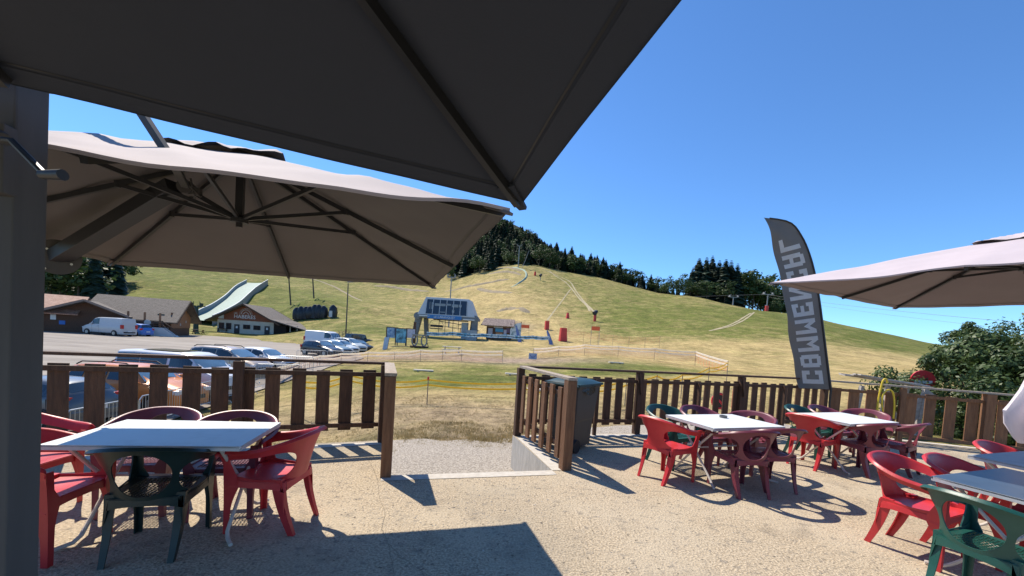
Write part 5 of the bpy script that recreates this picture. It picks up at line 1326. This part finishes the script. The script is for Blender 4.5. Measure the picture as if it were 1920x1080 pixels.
netline('net_barrier', [(800, 624, 58), (850, 624, 58), (905, 627, 58), (950, 629, 58), (1000, 631, 58), (1030, 632, 58)], 'blue and white tape net in front of the lift station', h=.5, tapes=(1.0, .6), m_t=mat('blue_white_tape', (.10, .32, .50), .5, scale=2.2, col2=(.62, .70, .74), thr=(.45, .55)), net=False, sag=.1, w=.3)
netline('tape_line', [(570, 716, 12.5), (653, 703, 13.5), (803, 712, 13.5), (985, 719, 13.5), (1080, 720, 12.5), (1175, 713, 14), (1232, 705, 15), (1280, 703, 16), (1330, 690, 19), (1365, 680, 22)], 'yellow tapes on thin stakes just beyond the terrace', h=.7, tapes=(1.0, .75), m_t=m_yel, net=False, sag=.12, w=.055)
p = at(803, 712, 13.5); e = empty('stake_cap', (p.x, p.y, p.z + .05), 0, 'red cap on the yellow tape stake in the gate opening', 'cap'); b = MB(); b.cyl((0, 0, .0), .035, .09, 10); b.cyl((0, 0, .05), .03, .02, 10, r2=.01); b.build('cap', m_redp, e)
e = empty('small_banner', tuple(at(999, 668, 37)), 0, 'small pale banner with a blue curve hanging on the net', 'banner')
b = MB(); b.box((0, 0, 0), (.75, .02, .55)); b.build('banner_cloth', mat('banner_print', (.42, .47, .55), .6, scale=2.5, col2=(.20, .28, .42)), e)
b = MB(); b.tube([(-.3, -.02, .15), (-.1, -.02, -.08), (.1, -.02, -.08), (.3, -.02, .15)], .03, 6); b.build('curve_mark', flat('curve_blue', (.10, .16, .36), .6), e)
# things behind the right fence
p = at(1730, 714, 11.6)
e = empty('no_entry_sign', (p.x, 11.6, 0), R(-15), 'round red no-entry sign behind the fence at the bush', 'road sign')
b = MB(); b.tube([(0, -.02, p.z), (0, .02, p.z)], .30, 32); b.build('disc', flat('sign_red', (.62, .03, .04), .4), e, smooth=True)
b = MB(); b.box((0, -.03, p.z - .03), (.42, .01, .09)); b.build('white_bar', m_white, e); b = MB(); b.tube([(0, .05, -.4), (0, .05, p.z)], .03, 8); b.build('post', m_py, e)
for (u, v, w, h, c, lab) in ((1349, 752, .42, .42, 'ring', 'red ringed prohibition sign seen between the fence boards'), (1378, 748, .14, .5, 'bar', 'red and white striped panel seen between the fence boards')):
    p = at(u, v, 10.4); e = empty('barrier_sign', (p.x, 10.4, p.z), 0, lab, 'sign')
    b = MB()
    if c == 'ring': b.tube([(.19 * math.cos(2 * PI * k / 24), 0, .19 * math.sin(2 * PI * k / 24)) for k in range(25)], .03, 6); b.bar((-.13, 0, .13), (.13, 0, -.13), .02, .05); b.build('ring', flat('sign_red', (.62, .03, .04), .4), e); b = MB(); b.cyl((0, .02, 0), .18, .02, 20, axis='Y'); b.build('face', flat('sign_black', (.03, .03, .03), .5), e)
    else:
        b.box((0, 0, 0), (w, .03, h)); b.build('panel', flat('sign_red', (.62, .03, .04), .4), e); b = MB(); b.box((0, -.02, 0), (w * .8, .01, .09)); b.build('white_bar', m_white, e)
    b = MB(); b.tube([(0, .05, -1.3), (0, .05, .1)], .02, 6); b.build('post', m_py, e)
# grey timber stack beyond the fence
e = empty('timber_stack', (0, 0, 0), 0, 'stack of weathered grey boards beyond the bent right fence', 'timber')
m_old = mat('bleached_grey_board', (.28, .25, .22), .85, scale=5, col2=(.48, .44, .40), bump=.4, stretch=(1, 4, 4))
rr = random.Random(8); q0 = at(1612, 700, 10.3); q1 = at(1772, 722, 9.9)
for k in range(6):
    b = MB(); off = k * .16; b.bar(q0 + Vector((rr.uniform(-.1, .3), off, rr.uniform(-.04, .02) - .05)), q1 + Vector((rr.uniform(-.3, .2), off + rr.uniform(-.2, .2), rr.uniform(-.04, .02) - .05)), .14, .03); b.build('board', m_old, e, bevel=.004)
for u in (1618, 1668, 1705, 1740):
    a = at(u, 722, 10.3); b = MB(); b.bar((a.x, a.y + .2, -.4), (a.x + .15, a.y + .2, a.z - .03), .08, .08); b.build('leg', m_old, e)
b = MB(); b.bar(at(1685, 810, 10.5), at(1745, 735, 10.5), .04, .30); b.bar(at(1640, 740, 10.5), at(1700, 800, 10.6), .04, .12); b.build('brace_board', m_old, e)
# yellow hose on the fence
def hose(uv, Y, r, lab):
    P_ = [at(u, v, Y) for u, v in uv]; b = MB(); n = 40; b.tube([crom(P_, k / n) for k in range(n + 1)], r, 8)
    o = b.build('garden_hose', mat('yellow_hose', (.70, .50, .03), .4, var=.08, scale=4), smooth=True); return tag(o, lab, 'hose')
hose([(1644, 776), (1647, 750), (1653, 722), (1657, 712), (1662, 711), (1664, 718)], 8.42, .018, 'outer yellow hose loop hung over the fence rail')
hose([(1657, 780), (1654, 760), (1655, 742), (1661, 733), (1669, 731), (1675, 738), (1677, 760), (1675, 785)], 8.38, .016, 'inner yellow hose loop hung on the fence board')
# ------------------------------------------------------------------ vehicles
def paint(name, c, metal=.25): return mat(name, c, .32, var=.03, scale=2, metal=metal, spec=.5, coat=.3)
m_tyre = flat('tyre_rubber', (.018, .018, .018), .85); m_rim = flat('alloy_rim', (.35, .35, .36), .35, .8); m_trim = flat('black_trim', (.02, .02, .022), .6)
m_cglass = mat('car_glass', (.015, .025, .035), .06, var=.2, scale=1, spec=.9); m_scr = mat('windscreen_glass', (.10, .18, .26), .05, var=.25, scale=.8, spec=1.0)
m_tail = flat('tail_lamp_red', (.45, .01, .015), .3); m_head = flat('head_lamp_clear', (.6, .62, .65), .15)
KIND = {
 # stations: x (front +), z_belt/hood, z_top, half width body, half width top ; glass ranges by x
 'hatch': dict(L=4.1, st=[(2.05, .50, .55, .66, .5), (1.95, .68, .72, .80, .66), (1.3, .84, .90, .87, .72), (.95, .90, .96, .88, .74), (.25, .92, 1.38, .88, .60), (-.2, .93, 1.46, .88, .62), (-1.1, .96, 1.44, .88, .61), (-1.55, .98, 1.36, .87, .60), (-1.88, .98, 1.10, .84, .66), (-2.0, .80, .86, .80, .66), (-2.05, .55, .6, .72, .6)], ws=(3, 4), rw=(7, 8), sw=[(.55, -.35), (-.42, -1.45)], wx=(1.25, -1.28)),
 'suv': dict(L=4.35, st=[(2.17, .60, .66, .70, .55), (2.08, .84, .88, .84, .7), (1.4, 1.02, 1.08, .90, .76), (1.05, 1.06, 1.12, .91, .76), (.45, 1.07, 1.56, .91, .64), (0, 1.08, 1.64, .91, .66), (-1.2, 1.1, 1.63, .91, .66), (-1.75, 1.12, 1.56, .90, .65), (-2.05, 1.1, 1.16, .88, .7), (-2.14, .8, .86, .86, .7), (-2.17, .6, .66, .8, .7)], ws=(3, 4), rw=(7, 8), sw=[(.72, -.30), (-.38, -1.1), (-1.2, -1.7)], wx=(1.38, -1.35)),
 'mpv': dict(L=4.55, st=[(2.27, .55, .6, .70, .5), (2.15, .76, .8, .85, .68), (1.65, .95, 1.0, .90, .74), (1.35, 1.0, 1.06, .91, .75), (.45, 1.02, 1.56, .91, .63), (0, 1.03, 1.65, .91, .66), (-1.3, 1.05, 1.64, .91, .66), (-1.95, 1.07, 1.56, .90, .65), (-2.18, 1.05, 1.12, .88, .7), (-2.26, .8, .86, .86, .7), (-2.28, .55, .6, .8, .7)], ws=(3, 4), rw=(7, 8), sw=[(.80, -.20), (-.28, -1.15), (-1.25, -1.9)], wx=(1.42, -1.42)),
 'minivan': dict(L=5.2, st=[(2.6, .6, .66, .74, .5), (2.48, .9, .95, .88, .7), (1.95, 1.12, 1.18, .94, .78), (1.6, 1.2, 1.26, .95, .79), (.95, 1.22, 1.80, .95, .72), (.5, 1.23, 1.90, .95, .76), (-1.6, 1.24, 1.90, .95, .78), (-2.4, 1.24, 1.86, .95, .78), (-2.55, 1.2, 1.30, .94, .86), (-2.6, .9, .96, .92, .84), (-2.62, .55, .6, .88, .8)], ws=(3, 4), rw=(7, 8), sw=[(1.15, .15), (.0, -1.25), (-1.3, -2.35)], wx=(1.75, -1.65)),
 'van': dict(L=5.6, st=[(2.8, .6, .66, .76, .5), (2.68, .95, 1.0, .9, .7), (2.1, 1.2, 1.26, .97, .78), (1.8, 1.28, 1.34, .98, .79), (1.1, 1.3, 2.10, .98, .80), (.6, 1.3, 2.25, .98, .84), (-1.8, 1.3, 2.28, .98, .86), (-2.65, 1.3, 2.26, .98, .86), (-2.76, 1.3, 1.5, .97, .9), (-2.8, .9, 1.0, .95, .88), (-2.8, .5, .55, .9, .82)], ws=(3, 4), rw=None, sw=[(1.3, .35)], wx=(1.95, -1.75)),
 'jeep': dict(L=4.0, st=[(2.0, .7, .76, .7, .6), (1.95, 1.0, 1.05, .76, .68), (1.2, 1.1, 1.15, .78, .70), (.8, 1.12, 1.18, .80, .72), (.55, 1.14, 1.74, .80, .70), (.3, 1.14, 1.80, .80, .72), (-1.0, 1.14, 1.82, .80, .73), (-1.75, 1.14, 1.80, .80, .73), (-1.85, 1.14, 1.3, .80, .76), (-1.88, .9, 1.0, .79, .75), (-1.9, .6, .65, .78, .74)], ws=(3, 4), rw=(7, 8), sw=[(.45, -.25), (-.35, -.95), (-1.05, -1.65)], wx=(1.3, -1.2)),
}
def car(kind, name, mp, x, y, z, heading, label, cat='car', rails=False, group=None, lower=None, simple=False, pan=False):
    K = KIND[kind]; e = empty(name, (x, y, z), R(heading), label, cat, group); st = K['st']; n = len(st)
    wr = .34 if kind in ('suv', 'van', 'minivan', 'jeep') else .31
    def sec(i_f):
        i = min(int(i_f), n - 2); u = i_f - i; a, c = st[i], st[i + 1]; q = [a[k] + (c[k] - a[k]) * u for k in range(5)]
        X, zb_, zt_, wb, wt_ = q; s0 = .24
        return [Vector((X, y_, z_)) for y_, z_ in ((wb * .93, s0), (wb * .985, .36), (wb, .5 * (zb_ + .4)), (wb * .995, zb_ - .06), (wb * .97, zb_), (wt_ + .02, zt_ - .07), (wt_ - .05, zt_ - .015), (wt_ * .5, zt_ + .012), (0, zt_ + .02))]
    b = MB(); sub = 3; idx = [i / sub for i in range((n - 1) * sub + 1)]
    rows = []
    for f in idx:
        s = sec(f); rows.append(s + [Vector((p.x, -p.y, p.z)) for p in s[-2::-1]])
    m_ = len(rows[0]); b.add([p for r in rows for p in r], [(i * m_ + k, i * m_ + k + 1, (i + 1) * m_ + k + 1, (i + 1) * m_ + k) for i in range(len(rows) - 1) for k in range(m_ - 1)] + [tuple(range(m_)), tuple((len(rows) - 1) * m_ + k for k in range(m_))] + [(i * m_, (i + 1) * m_, (i + 2) * m_ - 1, (i + 1) * m_ - 1) for i in range(len(rows) - 1)])
    body = b.build('body', mp, e, smooth=True)
    def xf(X):
        for i in range(n - 1):
            if st[i][0] >= X >= st[i + 1][0]: return i + (st[i][0] - X) / (st[i][0] - st[i + 1][0])
        return 0
    # side windows
    for s in (1, -1):
        for (xa, xb) in K['sw']:
            b = MB(); N = 8; P_ = []
            for k in range(N + 1):
                X = xa + (xb - xa) * k / N; q = sec(xf(X)); a, c = q[4], q[5]
                top = .90 if c.z - a.z > .25 else .5
                lo, hi = a.lerp(c, .10), a.lerp(c, top)
                n_ = Vector((0, 1, .35)) * .014
                P_.append([Vector((p.x, (p.y + n_.y) * s, p.z + n_.z)) for p in (lo, hi)])
            b.grid(lambda i, j: P_[i][j], N, 1); b.build('side_window', m_cglass, e)
        if not simple:
            for X in [q_ for ab in K['sw'][:2] for q_ in ab]:
                q = sec(xf(X)); b = MB()
                b.bar((X, s * (q[1].y + .004), .34), (X, s * (q[3].y + .004), q[3].z + .03), .012, .014); b.build('door_gap', m_trim, e)
            q = sec(xf(K['sw'][0][1] + .15)); b = MB(); b.box((q[3].x, s * (q[3].y + .012), q[3].z - .12), (.18, .02, .03)); b.build('door_handle', m_trim, e)
        # lower cladding
        if lower or not simple:
            b = MB(); b.box((0, s * (st[3][3] - .01), .30), (K['L'] * .52, .05, .14)); b.build('sill', lower or m_trim, e)
    def cross(i0, i1, nm, mt_, k0=.08, k1=.92, off=.016):
        a, c = sec(i0), sec(i1); b = MB(); L0, L1 = a[6] if 0 else Vector((a[4].x, a[4].y * .92, a[5].z)), Vector((c[5].x, c[5].y * .93, c[6].z))
        a0, c0 = Vector((L0.x, 0, a[8].z)), Vector((L1.x, 0, c[8].z))
        nrm = (c0 - a0).cross(Vector((0, 1, 0))).normalized(); nrm = nrm if nrm.z > 0 else -nrm
        def f(i, j):
            t_ = -1 + 2 * i / 8; u = k0 + (k1 - k0) * j / 4; w = L0.y * (1 - u) + L1.y * u; mid = a0.lerp(c0, u); ed = L0.z * (1 - u) + L1.z * u
            return Vector((mid.x, t_ * w, mid.z + (ed - mid.z) * t_ * t_)) + nrm * off
        b.grid(f, 8, 4); return b.build(nm, mt_, e, smooth=True)
    cross(K['ws'][0] + .05, K['ws'][1], 'windscreen', m_scr)
    if K['rw']: cross(K['rw'][1], K['rw'][0], 'rear_window', m_cglass, .1, .9)
    for X in K['wx']:
        for s in (1, -1):
            wb = sec(xf(X))[2].y; b = MB(); b.cyl((X, s * (wb + .004), wr), wr + .055, .03, 24, axis='Y'); b.build('wheel_arch', m_trim, e)
            b = MB(); b.cyl((X, s * (wb - .05), wr), wr, .20, 24, axis='Y'); w_ = b.build('tyre', m_tyre, e, smooth=True)
            b = MB(); b.cyl((X, s * (wb + .06), wr), wr * .62, .02, 16, axis='Y'); b.cyl((X, s * (wb + .075), wr), wr * .15, .02, 10, axis='Y')
            for k in range(5): a = 2 * PI * k / 5; b.bar((X, s * (wb + .075), wr), (X + wr * .58 * math.cos(a), s * (wb + .073), wr + wr * .58 * math.sin(a)), .05, .015, up=(0, 1, 0))
            b.build('rim', m_rim, w_)
    for s in (1, -1):
        a = st[1]; b = MB(); b.box((a[0] - .02, s * (a[3] - .18), a[1] - .07), (.20, .34, .15), R(-18 * s)); b.build('headlight', m_head, e, bevel=.02)
        c = st[-3] ; b = MB(); b.box((c[0] + .04, s * (c[3] - .09), c[1] - .10), (.20, .32, .24 if kind not in ('van', 'minivan') else .5)); b.build('tail_light', m_tail, e, bevel=.02)
        q = sec(xf(K['sw'][0][0] - .02))[4]; b = MB(); b.box((q.x + .05, s * (q.y + .13), q.z + .07), (.12, .22, .15)); b.build('mirror', mp, e, bevel=.03)
    b = MB(); f0 = st[0]; b.box((f0[0] - .03, 0, .52), (.12, 1.0, .16)); b.build('grille', m_trim, e, bevel=.02)
    b = MB(); b.box((st[-1][0] + .02, 0, .48), (.10, 1.5, .18)); b.build('rear_bumper', m_trim if kind in ('suv', 'van') else mp, e, bevel=.03)
    b = MB(); b.box((st[-1][0] - .04, 0, .62), (.02, .5, .11)); b.build('number_plate', m_white, e)
    if rails:
        for s in (1, -1):
            b = MB(); x0, x1 = K['st'][4][0] - .1, K['st'][7][0] + .1; zt_ = K['st'][5][2]; yy = s * (K['st'][5][4] - .04)
            b.tube([(x0, yy, zt_ - .04), (x0 - .2, yy, zt_ + .07), ((x0 + x1) / 2, yy, zt_ + .085), (x1 + .2, yy, zt_ + .06), (x1, yy, zt_ - .05)], .024, 6); b.build('roof_rail', m_trim, e, smooth=True)
    if pan:
        b = MB(); b.grid(lambda i, j: (.35 - 1.9 * i / 10, (-.55 + 1.1 * j / 8), K['st'][5][2] + .034 - .0 * i), 10, 8); b.build('glass_roof', m_cglass, e)
    return e
LOTZ = -1.30
car('minivan', 'minivan', paint('white_car_paint', (.62, .63, .65), 0), -14.6, 18.0, LZ(18), -6, 'long white minivan with dark windows behind the orange car', 'minivan', pan=True)
car('suv', 'compact_suv', paint('orange_car_paint', (.58, .20, .05), .1), -14.0, 15.1, LZ(15), 0, 'bright orange compact off-roader with black roof rails', rails=True)
car('hatch', 'parked_car', paint('dark_grey_car_paint', (.10, .115, .13), .4), -14.7, 12.4, LZ(12.4), 178, 'dark grey car parked nearest to the terrace, tail lamps showing')
car('mpv', 'parked_car', paint('beige_car_paint', (.42, .35, .29), .3), -16.9, 24.2, LZ(24), -8, 'beige people carrier with roof rails behind the white minivan', rails=True)
car('hatch', 'parked_car', paint('pale_silver_car_paint', (.60, .62, .63), .2), -16.6, 27.1, LZ(27), -10, 'pale silver car at the end of the near row, beside the beige one')
# far group: (u, v_base, Y, heading)
far = [('hatch', 'black_car_paint', (.02, .022, .03), 603, 668, 40, -22, 'black hatchback behind the crowd barrier in the far row', 'car'),
       ('hatch', 'teal_grey_paint', (.20, .27, .30), 625, 663, 43, -24, 'grey-blue hatchback right behind the black one in the far row', 'car'),
       ('hatch', 'light_silver_paint', (.55, .60, .62), 640, 658, 46, -24, 'light silver hatchback in the middle of the far row', 'car'),
       ('mpv', 'pale_green_silver', (.45, .50, .50), 655, 652, 50, -26, 'pale silver estate with bicycles on its roof', 'car'),
       ('hatch', 'navy_black_paint', (.015, .017, .028), 672, 648, 52, -26, 'navy black car at the right end of the far row', 'car'),
       ('van', 'white_van_paint', (.62, .62, .62), 612, 650, 54, -14, 'white van with bicycles hung on its back in the far row', 'van'),
       ('suv', 'white_pickup_paint', (.52, .54, .53), 600, 637, 66, -20, 'white utility car parked by the porch of the sign chalet', 'car'),
       ('jeep', 'black_jeep_paint', (.014, .015, .02), 673, 640, 58, 60, 'small black off-roader standing alone behind the far row', 'car')]
for k, nm, c, u, v, Y, hd, lab, cat in far:
    p = at(u, v, Y); car(k, 'parked_' + ('van' if cat == 'van' else 'car'), paint(nm, c, .1), p.x, Y, min(T(p.x, Y) + .02, LOTZ + .3) if u > 655 else LOTZ, hd, lab, cat, simple=True)
p = at(212, 634, 52.5); car('van', 'parked_van', paint('white_van2_paint', (.50, .50, .50), 0), p.x, 52.0, LOTZ, 176, 'white delivery van parked in front of the large chalet', 'van')
p = at(265, 632, 55.5); car('mpv', 'parked_van', paint('blue_van_paint', (.03, .15, .50), 0), p.x - .6, 54.8, LOTZ, 176, 'small bright blue van tucked behind the white delivery van', 'van')
# ------------------------------------------------------------------ crowd barriers
m_galv = flat('galvanised_steel', (.42, .44, .45), .4, .6)
PB = None
def barrier(a, c, label):
    global PB
    a, c = Vector(a), Vector(c); d = c - a
    if PB is None:
        e = empty('crowd_barrier', (0, 0, 0), 0, label, 'crowd barrier')
        b = MB(); b.tube([(0, 0, .12), (0, 0, .98), (.1, 0, 1.08), (2.1, 0, 1.08), (2.2, 0, .98), (2.2, 0, .12)], .019, 8); b.tube([(0, 0, .25), (2.2, 0, .25)], .015, 6); b.build('frame', m_galv, e, smooth=True)
        b = MB()
        for k in range(1, 18): b.tube([(k * 2.2 / 18, 0, .25), (k * 2.2 / 18, 0, 1.08)], .007, 5)
        b.build('bar_infill', m_galv, e)
        for x in (.2, 2.0): b = MB(); b.tube([(x, -.3, .02), (x, -.25, .1), (x, .25, .1), (x, .3, .02)], .015, 6); b.build('foot', m_galv, e)
        PB = e
    else: e = copy_tree(PB)
    e.location = a; e.rotation_euler = (0, 0, math.atan2(d.y, d.x)); e['label'] = label; e['group'] = 'crowd barriers along the car park'
    return e
B0 = [(-10.75, 7.6), (-10.9, 9.85), (-11.15, 12.1), (-11.5, 14.3), (-11.85, 16.5), (-12.15, 18.7), (-12.5, 20.9)]
names = ['nearest to the terrace', 'second from the terrace', 'beside the orange car', 'beside the white minivan', 'beside the nose of the minivan', 'last before the gap']
for i in range(6): barrier((*B0[i], LZ(B0[i][1])), (*B0[i + 1], 0), 'galvanised crowd barrier in the near line, ' + names[i])
for (u0, Y0, u1, Y1, lab) in ((556, 32, 612, 33, 'galvanised crowd barrier in front of the black hatchback'), (613, 33.2, 664, 33.8, 'galvanised crowd barrier right of the one at the black hatchback'), (522, 27, 578, 27.3, 'galvanised crowd barrier alone between the two car rows'), (480, 22, 545, 22.8, 'galvanised crowd barrier lying askew beside the pale silver car')):
    a = at(u0, 680, Y0); c = at(u1, 680, Y1); barrier((a.x, Y0, T(a.x, Y0)), (c.x, Y1, 0), lab)
# bicycles on cars
m_bk = flat('bicycle_frame', (.08, .05, .05), .5)
def bicycle(x, y, z, rz, label):
    e = empty('bicycle', (x, y, z), rz, label, 'bicycle', 'bicycles carried on the parked cars')
    for s in (-.52, .52): b = MB(); b.tube([(s + .33 * math.cos(2 * PI * k / 20), 0, .34 + .33 * math.sin(2 * PI * k / 20)) for k in range(21)], .022, 6); b.tube([(s, -.03, .34), (s, .03, .34)], .04, 8); b.build('wheel', m_tyre, e)
    b = MB()
    for a, c in (((-.52, .34), (-.15, .36)), ((-.15, .36), (-.25, .80)), ((-.25, .80), (-.52, .34)), ((-.25, .75), (.32, .78)), ((-.15, .36), (.34, .68)), ((.52, .34), (.30, .88))): b.tube([(a[0], 0, a[1]), (c[0], 0, c[1])], .018, 6)
    b.build('frame', m_bk, e)
    b = MB(); b.box((-.27, 0, .86), (.24, .12, .05)); b.build('saddle', m_tyre, e); b = MB(); b.tube([(.28, -.28, .92), (.30, 0, .90), (.28, .28, .92)], .015, 6); b.build('handlebar', m_tyre, e)
p = at(578, 650, 54.5)
for k in range(3): bicycle(p.x - .15 * k + .1, 54.6 + .1 * k, LOTZ + .35, R(76), 'bicycle hung on the back of the white van')
p = at(650, 640, 50); bicycle(p.x, 50.0, LOTZ + 1.75, R(-26), 'upright bicycle on the roof of the pale silver estate'); p = at(638, 650, 46); bicycle(p.x, 46.0, LOTZ + 1.52, R(-24), 'upright bicycle on the roof of the light silver hatchback')
